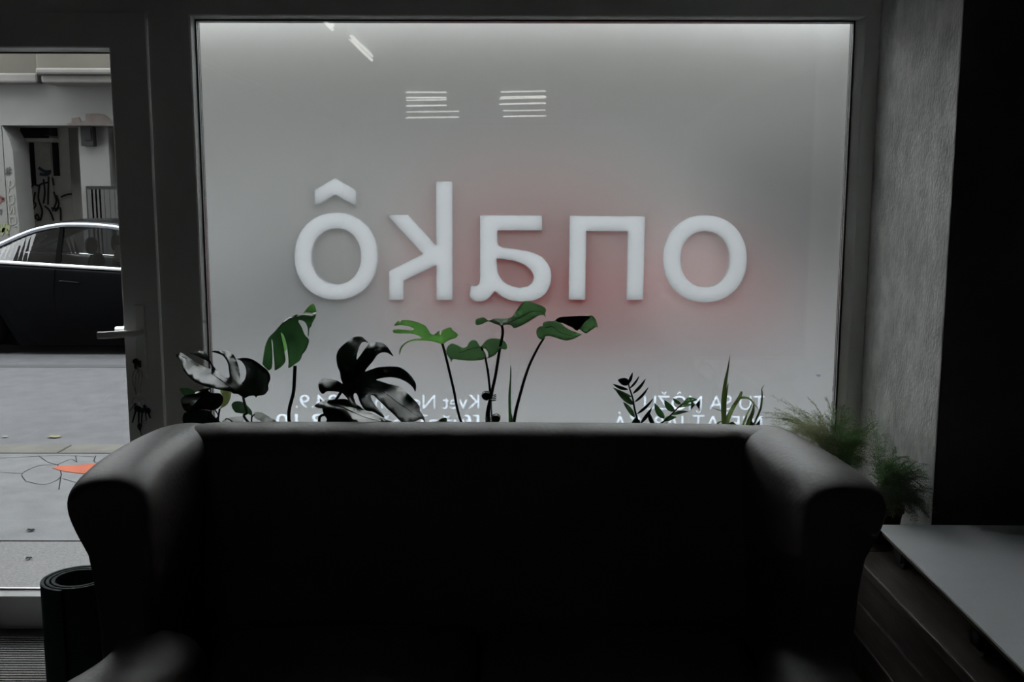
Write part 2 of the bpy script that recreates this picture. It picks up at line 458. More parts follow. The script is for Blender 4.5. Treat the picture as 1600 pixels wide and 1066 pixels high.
# left block, 26 px line pitch, cap height ~23 px
fit_text('Kvet Nguyen', 586, 749, 617, 639.5)
fit_text('24.9.', 461, 527, 617, 638)
fit_text('[f\u00fa\u017ee] in\u0161tal', 556, 749, 648.5, 670)
fit_text('23.10', 431, 527, 647, 669)
fit_text('TU SA M\u00d4\u017dU', 1006, 1195, 618.5, 641)
fit_text('MIE\u0160A\u0164 JABLK\u00c1', 957, 1191, 650, 672.5)
# the film is cut out where letters stand
for c in cutters:
    bmod = film.modifiers.new('cut', 'BOOLEAN'); bmod.operation = 'DIFFERENCE'; bmod.object = c; bmod.solver = 'EXACT'
    bmod.use_self = 'vinyl' in c.name
bpy.context.view_layer.update()
_dg = bpy.context.evaluated_depsgraph_get()
_me = bpy.data.meshes.new_from_object(film.evaluated_get(_dg), depsgraph=_dg)
film.modifiers.clear(); film.data = _me
# small heart sticker
bm = bmesh.new()
hp = []
for i in range(26):
    t = 2*math.pi*i/26; hp.append((16*math.sin(t)**3, -(13*math.cos(t)-5*math.cos(2*t)-2*math.cos(3*t)-math.cos(4*t))))
vs = [bm.verts.new(P(1279.5+x*0.30, 587+y*0.19, YG-0.0006)) for x, y in hp]; bm.faces.new(vs)
st = finish('heart_sticker', bm, M_vinyl, solid=0.0004); tag(st, 'tiny pale heart sticker low on the right of the frosted window', 'sticker')

# ------------------------------------------------------------------ ceiling tubes behind the camera (mirrored in the pane)
M_tube = mat('lit_tube', (0.9, 0.9, 0.88), 0.4, emit=(1.0, 0.98, 0.94), estr=6.5)
M_lamp = mat('lamp_housing', (0.5, 0.5, 0.5), 0.5)
def lamp_from_reflection(a, b, label, group, zl=2.875, rad=0.011):
    pts = []
    for px, py in (a, b):
        v = PZ(px, py, zl); pts.append(Vector((v.x, 2*YG-v.y, zl)))
    mid = (pts[0]+pts[1])/2
    e = empty('ceiling_lamp', (mid.x, mid.y, 2.95), label, 'lamp', group)
    bm = bmesh.new(); tube(bm, pts, rad, 10); finish('fluorescent_tube', bm, M_tube, e, smooth=True)
    d = (pts[1]-pts[0]).normalized(); s = Vector((-d.y, d.x, 0))*0.018
    bm = bmesh.new()
    q = [pts[0]-d*0.03, pts[1]+d*0.03]
    v = [bm.verts.new((p.x+k.x, p.y+k.y, z)) for z in (zl+0.026, 2.949) for p, k in ((q[0], s), (q[1], s), (q[1], -s), (q[0], -s))]
    for f in ((0, 1, 2, 3), (7, 6, 5, 4), (0, 4, 5, 1), (1, 5, 6, 2), (2, 6, 7, 3), (3, 7, 4, 0)): bm.faces.new([v[i] for i in f])
    finish('housing', bm, M_lamp, e)
    for p in pts:
        bm = bmesh.new(); tube(bm, [p+Vector((0, 0, 0.0)), p+Vector((0, 0, 0.03))], 0.012, 8)
        finish('tube_holder', bm, M_lamp, e)
for i, (a, b, l) in enumerate([((634, 152.5), (698, 152.5), 'mirrored as the top bar of the left stack of light bars'),
                ((634, 165.5), (698, 164.5), 'mirrored in the middle of the left stack of light bars'),
                ((634, 184), (717, 183), 'mirrored as the long bar low in the left stack'),
                ((782, 152), (853, 150.5), 'mirrored as the top bar of the right stack of light bars'),
                ((780, 163), (853, 161), 'mirrored as the second bar of the right stack of light bars'),
                ((786, 182), (853, 181), 'mirrored low in the right stack of light bars')]):
    lamp_from_reflection(a, b, 'ceiling tube lamp '+l, 'ceiling tubes mirrored in the window')
lamp_from_reflection((547, 61), (581, 94), 'ceiling tube lamp mirrored as the slanting bar high on the left of the window', 'ceiling tubes mirrored in the window', rad=0.013)
lamp_from_reflection((497, 22), (519, 46), 'ceiling tube lamp mirrored as the short bar cut off by the window head', 'ceiling tubes mirrored in the window', rad=0.013)

# ------------------------------------------------------------------ street
ZS = -0.02; ZR = -0.12
kn = PZ(60, 709, ZS).y; kf = PZ(60, 695, ZS).y
M_walk = mat('asphalt_footway', (0.0533, 0.0549, 0.0568), 0.9, spec=0.08, var=0.13, vscale=5, bump=0.5, bscale=160, detail=8)
M_walk2 = mat('coarse_footway', (0.0714, 0.0714, 0.0714), 0.95, spec=0.08, col2=(0.0435, 0.0435, 0.0435), vscale=90, bump=0.8, bscale=180)
M_road = mat('road_asphalt', (0.0398, 0.0408, 0.043), 0.85, spec=0.08, var=0.12, vscale=6, bump=0.5, bscale=150, detail=8)
M_kerb = mat('kerb_stone', (0.0463, 0.0454, 0.0406), 0.9, spec=0.08, var=0.15, vscale=5)
M_crack = mat('crack_tar', (0.012, 0.012, 0.012), 0.95, spec=0.0)
yj = PZ(60, 846, ZS).y
struct(boxes('footway', [(-14, 14, yj+0.012, kn, ZS-0.2, ZS)], M_walk))
struct(boxes('footway_strip', [(-14, 14, 3.56, yj-0.004, ZS-0.2, ZS)], M_walk2))
rd = struct(boxes('road', [(-16, 16, kf, 13.2, ZR-0.2, ZR)], M_road))
boxes('gutter', [(-16, 16, 9.9, 10.05, ZR, ZR+0.004)], mat('gutter_line', (0.0281, 0.029, 0.0304), 0.9, spec=0.08), rd)
struct(boxes('far_footway', [(-16, 16, 13.2, 17.5, ZR-0.2, ZS)], M_walk))
kb_ = []
x = -14.0
rk = random.Random(5)
while x < 14:
    l = 0.62 if x < -4 or x > 1 else 0.62
    kb_.append((x+0.006, x+l-0.006, kn+0.004, kf, ZR-0.1, ZS+0.004+rk.random()*0.004)); x += l
struct(boxes('kerb', kb_, M_kerb, bevel=0.008))
# crack net in the footway
bm = bmesh.new()
for path in ([(0, 716), (40, 714), (95, 712), (150, 714)], [(40, 752), (35, 740), (60, 728), (90, 726)], [(40, 752), (70, 757), (95, 745), (90, 726)],
             [(60, 712), (75, 722), (90, 726)], [(120, 722), (110, 718), (90, 726)], [(95, 745), (92, 765)], [(0, 738), (35, 740)], [(98, 748), (130, 756), (150, 750)],
             [(120, 722), (118, 712)], [(150, 712), (148, 722), (170, 724)]):
    p = [PZ(a, b, ZS+0.0015) for a, b in path]
    p = smooth_path(p, 5) if len(p) > 2 else p
    L = []
    for i, q in enumerate(p):
        d = p[min(i+1, len(p)-1)]-p[max(i-1, 0)]; n_ = Vector((-d.y, d.x, 0)).normalized()*(0.0016+rk.random()*0.0016)
        L.append((bm.verts.new(q+n_), bm.verts.new(q-n_)))
    for a, b in zip(L, L[1:]): bm.faces.new((a[0], a[1], b[1], b[0]))
struct(finish('trim_4', bm, M_crack), 'tar-dark cracks in the footway asphalt')
# orange patch of painted plastic lying on the footway
bm = bmesh.new()
op = [(82, 731), (92, 728), (118, 727), (150, 724), (190, 722), (190, 742), (160, 741), (130, 740), (104, 737), (90, 734)]
f = bm.faces.new([bm.verts.new(PZ(a, b, ZS+0.003)) for a, b in op])
e = bmesh.ops.extrude_face_region(bm, geom=[f])
for v in [g for g in e['geom'] if isinstance(g, bmesh.types.BMVert)]: v.co.z -= 0.0025
tag(finish('orange_patch', bm, mat('orange_sheet', (0.12, 0.033, 0.018), 0.8, spec=0.05, var=0.12, vscale=5)), 'pointed orange patch lying on the grey footway by the kerb', 'patch')
def ground_leaf(px, py, z, wpx, label, col):
    bm = bmesh.new(); c = PZ(px, py, z+0.004); s = wpx/330.0
    pts = []
    for i in range(14):
        t = 2*math.pi*i/14; r = s*(0.5+0.35*abs(math.cos(2.5*t)))
        pts.append(bm.verts.new(c+Vector((r*math.cos(t), 0.8*r*math.sin(t), 0.002*math.sin(3*t)+0.004))))
    cv = bm.verts.new(c+Vector((0, 0, 0.004)))
    for i in range(14): bm.faces.new((pts[i], pts[(i+1) % 14], cv))
    tag(finish('fallen_leaf', bm, mat('fallen_leaf_'+str(px), col, 0.9, spec=0.0), solid=0.002), label, 'leaf')
ground_leaf(85, 683, ZR, 20, 'pale yellow fallen leaf on the road near the kerb', (0.09, 0.083, 0.055))
ground_leaf(8, 683, ZR, 9, 'small white scrap on the road at the left edge', (0.12, 0.12, 0.12))
ground_leaf(48, 829, ZS, 8, 'dark speck of leaf on the footway', (0.012, 0.012, 0.012))
ground_leaf(45, 873, ZS, 6, 'tiny dark leaf on the coarse footway strip', (0.01, 0.01, 0.01))

# ------------------------------------------------------------------ building across the street
YB = 15.0; YR = 16.6
M_cream = mat('cream_render', (0.0521, 0.0483, 0.0386), 0.95, col2=(0.0405, 0.0375, 0.0299), vscale=1.6, detail=8)
M_grey = mat('grey_render', (0.0776, 0.0791, 0.0747), 0.95, col2=(0.0622, 0.0622, 0.0591), vscale=1.3, detail=8)
M_greyd = mat('recess_render', (0.60, 0.58, 0.55), 0.95, col2=(0.45, 0.44, 0.415), vscale=1.5)
M_brick = mat('bare_brick', (0.0365, 0.0225, 0.0193), 0.95, col2=(0.045, 0.0407, 0.0365), vscale=7)
M_shutter = mat('dark_metal_shutter', (0.008, 0.008, 0.008), 0.7, spec=0.1)
M_void = mat('dark_shop_glass', (0.006, 0.006, 0.007), 0.3, spec=0.1)
bld = empty('building', (0, YB, ZS), 'pale rendered building with a graffitied recess across the street', 'building')
zlin = Z_(60, 196, YB); zled = Z_(60, 121, YB)
xo0 = X_(3, 196, YB); xo1 = X_(232, 200, YB)
bm = bmesh.new()
box(bm, -18, 18, YB, YB+0.5, zlin, zled)
box(bm, -18, xo0, YB, YB+0.5, ZS, zlin)
# battered pier beside the recess
prof = [(3, 196), (14, 216), (20, 236), (24, 290), (31, 362), (33, 400)]
pts = [P(a, b, YB) for a, b in prof]; pts.append(Vector((pts[-1].x, YB, ZS))); pts += [Vector((xo0-0.01, YB, ZS)), Vector((xo0-0.01, YB, zlin))]
f = bm.faces.new([bm.verts.new(p) for p in pts]); e = bmesh.ops.extrude_face_region(bm, geom=[f])
for v in [g for g in e['geom'] if isinstance(g, bmesh.types.BMVert)]: v.co.y += 0.5
# to the right of the recess: wall with shop openings
def wall_with_openings(bm, x0, x1, z0, z1, y0, y1, ops):
    ops = sorted(ops); x = x0
    for (a, b, c, d) in ops:
        box(bm, x, a, y0, y1, z0, z1)
        if c > z0: box(bm, a, b, y0, y1, z0, c)
        if d < z1: box(bm, a, b, y0, y1, d, z1)
        x = b
    box(bm, x, x1, y0, y1, z0, z1)
ops_low = [(2.9, 6.4, 0.4, 2.55), (8.5, 10.5, 0.5, 2.5)]
wall_with_openings(bm, xo1, 18, ZS, zlin, YB, YB+0.5, ops_low)
finish('lower_wall', bm, M_grey, bld)
bm = bmesh.new()
ops_up = [(-11.5, -10.2, 3.9, 4.75), (-4.0, -2.7, 3.9, 4.75), (4.4, 7.0, 3.9, 4.75), (9.4, 11, 3.9, 4.75)]
wall_with_openings(bm, -18, 18, zled, 5.2, YB-0.12, YB+0.5, ops_up)
box(bm, X_(58, 100, YB-0.4), 3.0, YB-0.45, YB-0.1, zled+0.02, 5.2)
finish('upper_wall', bm, M_cream, bld, bevel=0.03)
bm = bmesh.new()
box(bm, -18, X_(58, 118, YB-0.2), YB-0.20, YB, zled-0.10, zled+0.04)
box(bm, X_(58, 118, YB-0.5), 3.05, YB-0.56, YB, zled-0.02, zled+0.07)
box(bm, X_(62, 118, YB-0.5), 3.0, YB-0.48, YB, zled-0.13, zled-0.02)
finish('cornice', bm, mat('pale_cornice', (0.0686, 0.0664, 0.0611), 0.9, var=0.1, vscale=3), bld, bevel=0.03)
boxes('recess_wall', [(-9.5, xo1+0.4, YR, YR+0.2, ZS, zlin+0.1), (xo1, xo1+0.12, YB+0.3, YR, ZS, zlin), (-9.5, xo1+0.4, YB+0.1, YR+0.2, zlin+0.1, zlin+0.2),
                      (-9.6, -9.5, YB+0.3, YR, ZS, zlin)], M_greyd, bld)
for (a, b, c, d) in ops_low: boxes('shop_window', [(a-0.02, b+0.02, YB+0.25, YB+0.3, c-0.02, d+0.02)], M_void, bld)
for (a, b, c, d) in ops_up:
    o = boxes('window', [(a-0.02, b+0.02, YB+0.05, YB+0.1, c-0.02, d+0.02)], M_void, bld)
    boxes('window_bar', [((a+b)/2-0.04, (a+b)/2+0.04, YB+0.0, YB+0.05, c, d), (a, b, YB, YB+0.05, d-0.55, d-0.48)], M_kerb, o)
def px_box(x0, y0, x1, y1, Y, d=0.08):
    a, b = P(x0, y1, Y), P(x1, y0, Y); return (min(a.x, b.x), max(a.x, b.x), Y, Y+d, min(a.z, b.z), max(a.z, b.z))
boxes('recess_pillar', [px_box(118, 196, 134, 400, YB+0.9, 0.3)], mat('mid_grey_pillar', (0.085, 0.082, 0.076), 0.95, var=0.1, vscale=3), bld)  # pillar in a plain mid grey
boxes('inner_pier', [px_box(133, 196, 168, 400, YB+0.25, 0.5)], M_grey, bld)
boxes('metal_grille', [px_box(140, 291, 230, 400, YB+0.18, 0.05)], M_shutter, bld)
boxes('grille_bars', [px_box(x_, 296, x_+3, 400, YB+0.14, 0.05) for x_ in (142, 148, 154, 160, 168, 176, 184)], mat('grey_bar', (0.03, 0.03, 0.029), 0.7, spec=0.1), bld)
boxes('vent_box', [px_box(127, 198, 144, 228, YB+0.12, 0.13)], M_shutter, bld)
boxes('vent_hole', [px_box(132, 201, 141, 219, YB+0.10, 0.03)], M_void, bld)
boxes('shutter_box', [px_box(32, 198, 62, 216, YR-0.35, 0.3), px_box(66, 198, 76, 211, YR-0.35, 0.3)], M_void, bld)
boxes('shelf', [px_box(34, 216, 82, 221, YR-0.35, 0.3)], M_greyd, bld)
boxes('door_panel', [px_box(53, 222, 78, 300, YR-0.05, 0.04), px_box(24, 222, 49, 300, YR-0.05, 0.04)], mat('dull_panel', (0.48, 0.465, 0.43), 0.9, var=0.1, vscale=4), bld)
boxes('door_gap', [px_box(49.5, 222, 52.5, 290, YR-0.06, 0.02)], M_void, bld)
boxes('corner_strip', [px_box(84, 222, 90, 275, YR-0.06, 0.02)], M_shutter, bld)
# where render has fallen off
bm = bmesh.new()
f = bm.faces.new([bm.verts.new(P(a, b, YB-0.004)) for a, b in [(112, 185), (124, 183), (127, 190), (134, 188), (134, 178), (150, 177), (163, 179), (172, 186), (176, 194), (150, 196), (110, 196), (104, 194), (112, 191)]])
finish('bare_patch', bm, M_brick, bld, solid=0.006)
# graffiti
M_gb = mat('black_spray', (0.006, 0.006, 0.006), 0.8); M_gr = mat('red_spray', (0.0405, 0.0072, 0.0063), 0.8)
M_gg = mat('green_spray', (0.07, 0.08, 0.03), 0.8); M_gl = mat('faded_spray', (0.07, 0.07, 0.06), 0.8); M_gblue = mat('blue_spray', (0.03, 0.045, 0.07), 0.8)
def stroke_set(name, sets, Y, wd, m):
    bm = bmesh.new()
    for s in sets: ribbon(bm, smooth_path([P(a, b, Y) for a, b in s], 5), wd)
    return finish(name, bm, m, bld, solid=0.003)
rg = random.Random(11)
sets = [[(28, 295), (31, 289), (38, 284), (43, 290), (40, 305), (33, 309)], [(45, 300), (52, 289), (60, 290), (66, 287), (75, 285)],
        [(28, 305), (36, 306), (40, 320), (33, 330), (29, 325)], [(42, 345), (46, 325), (50, 315), (56, 320), (50, 333), (60, 345)],
        [(68, 280), (70, 300), (68, 318)], [(76, 276), (75, 320)], [(82, 278), (84, 290)], [(62, 290), (60, 310), (66, 330), (63, 345)],
        [(88, 305), (92, 320), (86, 330), (94, 325), (95, 345)], [(95, 308), (105, 304), (115, 303), (119, 300), (120, 306)], [(70, 322), (78, 330), (84, 345)],
        [(46, 310), (40, 335), (36, 350)], [(80, 325), (90, 327)], [(55, 300), (50, 330)], [(84, 300), (88, 315), (82, 330)], [(52, 345), (58, 335), (62, 345)]]
stroke_set('graffiti', sets, YR-0.075, 0.030, M_gb)
stroke_set('graffiti', [[(60, 262), (70, 268), (80, 268)], [(62, 272), (72, 273), (78, 270)]], YR-0.075, 0.05, M_gblue)
stroke_set('graffiti', [[(11, 262), (10, 274)], [(15, 261), (14, 274)], [(8, 266), (18, 265)], [(8, 271), (18, 270)]], YB-0.006, 0.02, M_gb)
stroke_set('graffiti', [[(13, 300), (15, 282), (21, 286), (19, 292), (11, 294)], [(13, 306), (20, 305), (21, 316), (14, 318), (13, 306)], [(13, 322), (15, 334), (20, 322), (22, 334)],
                        [(15, 340), (23, 339), (24, 349), (16, 350), (15, 340)], [(22, 354), (28, 353), (29, 362)]], YB-0.006, 0.022, M_gl)
stroke_set('graffiti', [[(-3, 305), (2, 311), (6, 309), (1, 315), (-2, 318)], [(0, 306), (6, 314)]], YB-0.006, 0.03, M_gr)
stroke_set('graffiti', [[(-4, 365), (0, 352), (4, 362), (8, 350), (12, 360), (14, 352)], [(2, 368), (8, 356), (12, 366)]], YB-0.006, 0.04, M_gg)
stroke_set('graffiti', [[(-2, 330), (2, 328), (1, 336)]], YB-0.006, 0.02, M_gb)

# ------------------------------------------------------------------ cars
def make_car(loc, L, rail, belt, deck, hood, paint, label, hw=0.89, rw=0.68, wheels=(0.9, 3.65), detail=True, seam=1.71):
    root = empty('car', loc, label, 'car')
    T = lambda x, y, z: (loc[0]+x, loc[1]+y, loc[2]+z)
    def interp(tab, x):
        if x <= tab[0][0]: return tab[0][1]
        for a, b in zip(tab, tab[1:]):
            if x <= b[0]: return a[1]+(b[1]-a[1])*(x-a[0])/(b[0]-a[0])
        return tab[-1][1]
    bm = bmesh.new(); secs = []
    xs = [0, 0.06, 0.2, 0.45] + [0.45+(L-0.9)*i/14 for i in range(1, 14)] + [L-0.45, L-0.2, L-0.06, L]
    for x in xs:
        e = min(x, L-x); k = 0.80 if e <= 0 else (0.90 if e < 0.1 else (0.97 if e < 0.3 else 1.0))
        zt_ = interp(belt, x)
        arch = 0.0
        for wx in wheels:
            d = abs(x-wx)
            if d < 0.36: arch = max(arch, math.sqrt(0.36**2-d*d))
        zl = 0.08 if e > 0.1 else 0.25
        zs = max(zl, 0.30+arch*1.0 if arch > 0.05 else zl)
        top = zt_ if rail[0][0] < x < rail[-1][0] else zt_+0.03
        half = [(0.0, zl), (0.62*k, zl), (0.78*k*hw/0.89, min(zs, zt_-0.2)), (hw*k*0.985, min(zs+0.03, zt_-0.16)), (hw*k, max(0.62, min(zs+0.06, zt_-0.12))), (hw*k*0.985, zt_-0.07), (hw*k*0.955, zt_), (hw*k*0.86, top+0.005), (0, top+0.03)]
        ring_ = [bm.verts.new(T(x, -a, b)) for a, b in half] + [bm.verts.new(T(x, a, b)) for a, b in half[-2:0:-1]]
        secs.append(ring_)
    n = len(secs[0])
    for a, b in zip(secs, secs[1:]):
        for k in range(n): bm.faces.new((a[k], a[(k+1) % n], b[(k+1) % n], b[k]))
    bm.faces.new(secs[0][::-1]); bm.faces.new(secs[-1])
    finish('body', bm, paint, root, smooth=True, bevel=0)
    # roof shell between the rails
    bm = bmesh.new(); prev = None
    rr = smooth_path([Vector((a, 0, b)) for a, b in rail], 4)
    r0 = [q for q in rr if q.z > rail[len(rail)//2][1]-0.17]
    for q in r0:
        row = [bm.verts.new(T(q.x, y, q.z+0.05*(1-(y/rw)**2))) for y in (-rw, -rw*0.7, -rw*0.3, 0, rw*0.3, rw*0.7, rw)]
        if prev:
            for k in range(6): bm.faces.new((prev[k], prev[k+1], row[k+1], row[k]))
        prev = row
    finish('roof', bm, paint, root, smooth=True, solid=0.03)
    # windscreen and rear screen
    for nm, seg in (('windscreen', [q for q in rr if q.x >= r0[-1].x]), ('rear_screen', [q for q in rr if q.x <= r0[0].x])):
        if len(seg) < 2: continue
        bm = bmesh.new(); prev = None
        for q in seg:
            row = [bm.verts.new(T(q.x, y, q.z+0.04*(1-(y/rw)**2))) for y in (-rw*1.02, -rw*0.5, 0, rw*0.5, rw*1.02)]
            if prev:
                for k in range(4): bm.faces.new((prev[k], prev[k+1], row[k+1], row[k]))
            prev = row
        finish(nm, bm, M_carglass, root, smooth=True)
    for s in (-1, 1):
        bm = bmesh.new(); prev = None
        for q in rr:
            zb2 = interp(belt, q.x)
            if q.z-0.03 < zb2: continue
            row = [bm.verts.new(T(q.x, s*(hw*0.955), zb2)), bm.verts.new(T(q.x, s*rw, q.z-0.01))]
            if prev: bm.faces.new((prev[0], prev[1], row[1], row[0]))
            prev = row
        finish('side_window', bm, M_carglass, root)
        bm = bmesh.new(); tube(bm, [T(q.x, s*(rw+0.004), q.z) for q in rr], 0.026, 8)
        finish('roof_rail', bm, M_rail if detail else paint, root, smooth=True)
        bm = bmesh.new()
        q0, q1 = seam-0.03, seam+0.03
        def side(x, t):
            zb2 = interp(belt, x); zr = [q.z for q in rr if q.x >= x][0]
            return Vector(T(x, s*(hw*0.96+(rw-hw*0.955)*t+0.006), zb2+(zr-zb2)*t))
        v = [bm.verts.new(side(q0, 0)), bm.verts.new(side(q1, 0)), bm.verts.new(side(q1-0.01, 0.97)), bm.verts.new(side(q0+0.01, 0.97))]
        bm.faces.new(v); finish('pillar', bm, M_carmatte, root, solid=0.01)
        bm = bmesh.new()
        pb = [T(x, s*(hw*0.965), interp(belt, x)+0.004) for x in [0.35+i*(rail[-1][0]-0.35)/12 for i in range(13)]]
        tube(bm, pb, 0.019, 8); finish('belt_trim', bm, M_trimc if detail else paint, root, smooth=True)
        bm = bmesh.new()
        tube(bm, [T(seam-0.02, s*(hw*0.985+0.003), interp(belt, seam)-0.03), T(seam-0.05, s*(hw+0.002), 0.66), T(seam-0.02, s*(hw*0.99), 0.35)], 0.004, 6)
        finish('door_seam', bm, M_carmatte, root)
        bm = bmesh.new()
        tube(bm, smooth_path([T(seam+0.02, s*(hw*0.995), 0.80), T(seam+0.06, s*(hw+0.03), 0.805), T(seam+0.2, s*(hw+0.03), 0.79), T(seam+0.24, s*(hw*0.995), 0.785)], 4), 0.010, 7)
        finish('door_handle', bm, paint, root, smooth=True)
        for wx in wheels:
            bm = bmesh.new(); y0 = s*(hw-0.24); y1 = s*(hw-0.03)
            rings = []
            for r_, yy in ((0.20, y0), (0.31, y0), (0.335, y0+s*0.03), (0.335, y1-s*0.03), (0.31, y1), (0.21, y1)):
                rings.append([bm.verts.new(T(wx+r_*math.cos(2*math.pi*k/28), yy, 0.335+r_*math.sin(2*math.pi*k/28))) for k in range(28)])
            for a, b in zip(rings, rings[1:]+rings[:1]):
                for k in range(28): bm.faces.new((a[k], a[(k+1) % 28], b[(k+1) % 28], b[k]))
            wo = finish('wheel', bm, M_tyre, root, smooth=True)
            bm = bmesh.new()
            for k in range(5):
                t = 2*math.pi*k/5
                tube(bm, [T(wx, y1-s*0.03, 0.335), T(wx+0.2*math.cos(t), y1-s*0.015, 0.335+0.2*math.sin(t))], [0.03, 0.02], 6)
            finish('rim', bm, M_chrome, wo, smooth=True)
    # front seats with headrests
    for y in (-0.36, 0.36):
        bm = bmesh.new()
        sx_ = seam+0.22
        for (cx, cz, a, b, c) in ((sx_, 0.82, 0.07, 0.23, 0.26), (sx_-0.05, 1.16, 0.055, 0.12, 0.095)):
            rings = []
            for i in range(9):
                ph = -math.pi/2+math.pi*i/8
                rings.append([bm.verts.new(T(cx+a*math.cos(ph)**0.6*math.cos(2*math.pi*k/14), y+b*max(0.001, math.cos(ph))**0.6*math.sin(2*math.pi*k/14), cz+c*math.sin(ph))) for k in range(14)] if 0 < i < 8 else [bm.verts.new(T(cx, y, cz+c*math.sin(ph)))])
            for r1, r2 in zip(rings, rings[1:]):
                for k in range(14):
                    k2 = (k+1) % 14
                    if len(r1) == 1: bm.faces.new((r1[0], r2[k], r2[k2]))
                    elif len(r2) == 1: bm.faces.new((r1[k], r1[k2], r2[0]))
                    else: bm.faces.new((r1[k], r1[k2], r2[k2], r2[k]))
        finish('car_seat', bm, M_carmatte, root, smooth=True)
    return root
M_carglass = clear_glass('tinted_car_glass', (0.55, 0.58, 0.58), 1.5)
M_rail = mat('satin_rail', (0.30, 0.32, 0.36), 0.40, metal=0.9)
M_trimc = mat('bright_trim', (0.95, 0.95, 0.95), 0.28, metal=0.6)
M_tyre = mat('tyre', (0.002, 0.002, 0.002), 0.9, spec=0.0)
M_carmatte = mat('matte_black_trim', (0.001, 0.001, 0.001), 0.8, spec=0.02)
M_carblack = mat('black_car_paint', (0.0015, 0.0016, 0.002), 0.25, spec=0.05)
M_carred = mat('red_car_paint', (0.19, 0.002, 0.004), 0.5, spec=0.0)
make_car((-6.60, 11.60, ZR), 4.65,
         [(0.35, 0.98), (0.7, 1.08), (1.01, 1.18), (1.22, 1.27), (1.43, 1.345), (1.71, 1.395), (2.06, 1.392), (2.34, 1.362), (2.8, 1.27), (3.2, 1.12), (3.45, 0.98)],
         [(0, 0.93), (0.35, 1.03), (1.0, 1.007), (2.4, 0.925), (3.3, 0.875), (4.3, 0.76), (4.65, 0.62)], 0, 0, M_carblack,
         'black coupe with a bright belt trim passing in the street', wheels=(0.74, 3.72))
make_car((-1.05, 11.45, ZR), 3.75,
         [(0.02, 0.98), (0.10, 1.25), (0.22, 1.44), (0.5, 1.53), (1.3, 1.56), (2.0, 1.53), (2.35, 1.42), (2.75, 1.18), (3.0, 1.0)],
         [(0, 0.95), (0.5, 0.98), (2.4, 0.93), (3.0, 0.88), (3.5, 0.76), (3.75, 0.6)], 0, 0, M_carred,
         'red vehicle blurred behind the frosted film', wheels=(0.6, 3.0), detail=False, seam=1.5)
# driver of the black car
dx, dy, dz = -6.60+2.22, 11.28, ZR
per = empty('person', (dx, dy, dz+0.6), 'fair-haired person in dark clothes sitting in the black car', 'person')
M_skin = mat('skin', (0.50, 0.26, 0.19), 0.6); M_hair = mat('fair_hair', (0.30, 0.24, 0.16), 0.7); M_cloth = mat('dark_jacket', (0.03, 0.03, 0.035), 0.8)
def oval_stack(rings_def, cx, cy, cz, n=18):
    bm = bmesh.new(); R = []
    for (ox, oz, rx, ry) in rings_def:
        R.append([bm.verts.new((cx+ox+rx*math.cos(2*math.pi*k/n), cy+ry*math.sin(2*math.pi*k/n), cz+oz)) for k in range(n)])
    for a, b in zip(R, R[1:]):
        for k in range(n): bm.faces.new((a[k], a[(k+1) % n], b[(k+1) % n], b[k]))
    bm.faces.new(R[0][::-1]); bm.faces.new(R[-1]); return bm
bm = oval_stack([(0, 0.0, 0.11, 0.18), (0, 0.18, 0.12, 0.21), (0.0, 0.30, 0.09, 0.19), (0.0, 0.345, 0.06, 0.08), (0.01, 0.37, 0.052, 0.055), (0.02, 0.41, 0.052, 0.052),
                 (0.045, 0.435, 0.075, 0.06), (0.045, 0.47, 0.088, 0.068), (0.035, 0.52, 0.096, 0.074), (0.03, 0.57, 0.096, 0.076), (0.02, 0.62, 0.078, 0.062), (0.02, 0.645, 0.04, 0.035)], dx, dy, dz+0.52)
tube(bm, [(dx+0.11, dy, dz+1.07), (dx+0.145, dy, dz+1.035), (dx+0.12, dy, dz+1.02)], [0.008, 0.014, 0.010], 8)
for s in (-1, 1): tube(bm, [(dx+0.02, dy+s*0.072, dz+1.07), (dx+0.015, dy+s*0.086, dz+1.045), (dx+0.025, dy+s*0.074, dz+1.02)], 0.010, 7)
finish('body', bm, M_skin, per, smooth=True, sub=1)
bm = oval_stack([(-0.045, 0.45, 0.05, 0.06), (-0.035, 0.49, 0.075, 0.078), (-0.02, 0.55, 0.085, 0.084), (0.0, 0.60, 0.095, 0.08), (0.015, 0.64, 0.088, 0.066), (0.015, 0.668, 0.05, 0.04)], dx, dy, dz+0.52)
finish('hair', bm, M_hair, per, smooth=True, sub=1)
bm = oval_stack([(0, -0.02, 0.125, 0.20), (0, 0.18, 0.135, 0.23), (0.0, 0.30, 0.105, 0.21), (0.0, 0.35, 0.07, 0.09), (0.0, 0.38, 0.060, 0.065)], dx, dy, dz+0.52)
tube(bm, smooth_path([(dx, dy-0.19, dz+0.80), (dx+0.12, dy-0.20, dz+0.64), (dx+0.36, dy-0.12, dz+0.80)], 4), [0.055, 0.055, 0.053, 0.05, 0.05, 0.045, 0.04, 0.04, 0.035], 8)
finish('jacket', bm, M_cloth, per, smooth=True, sub=1)

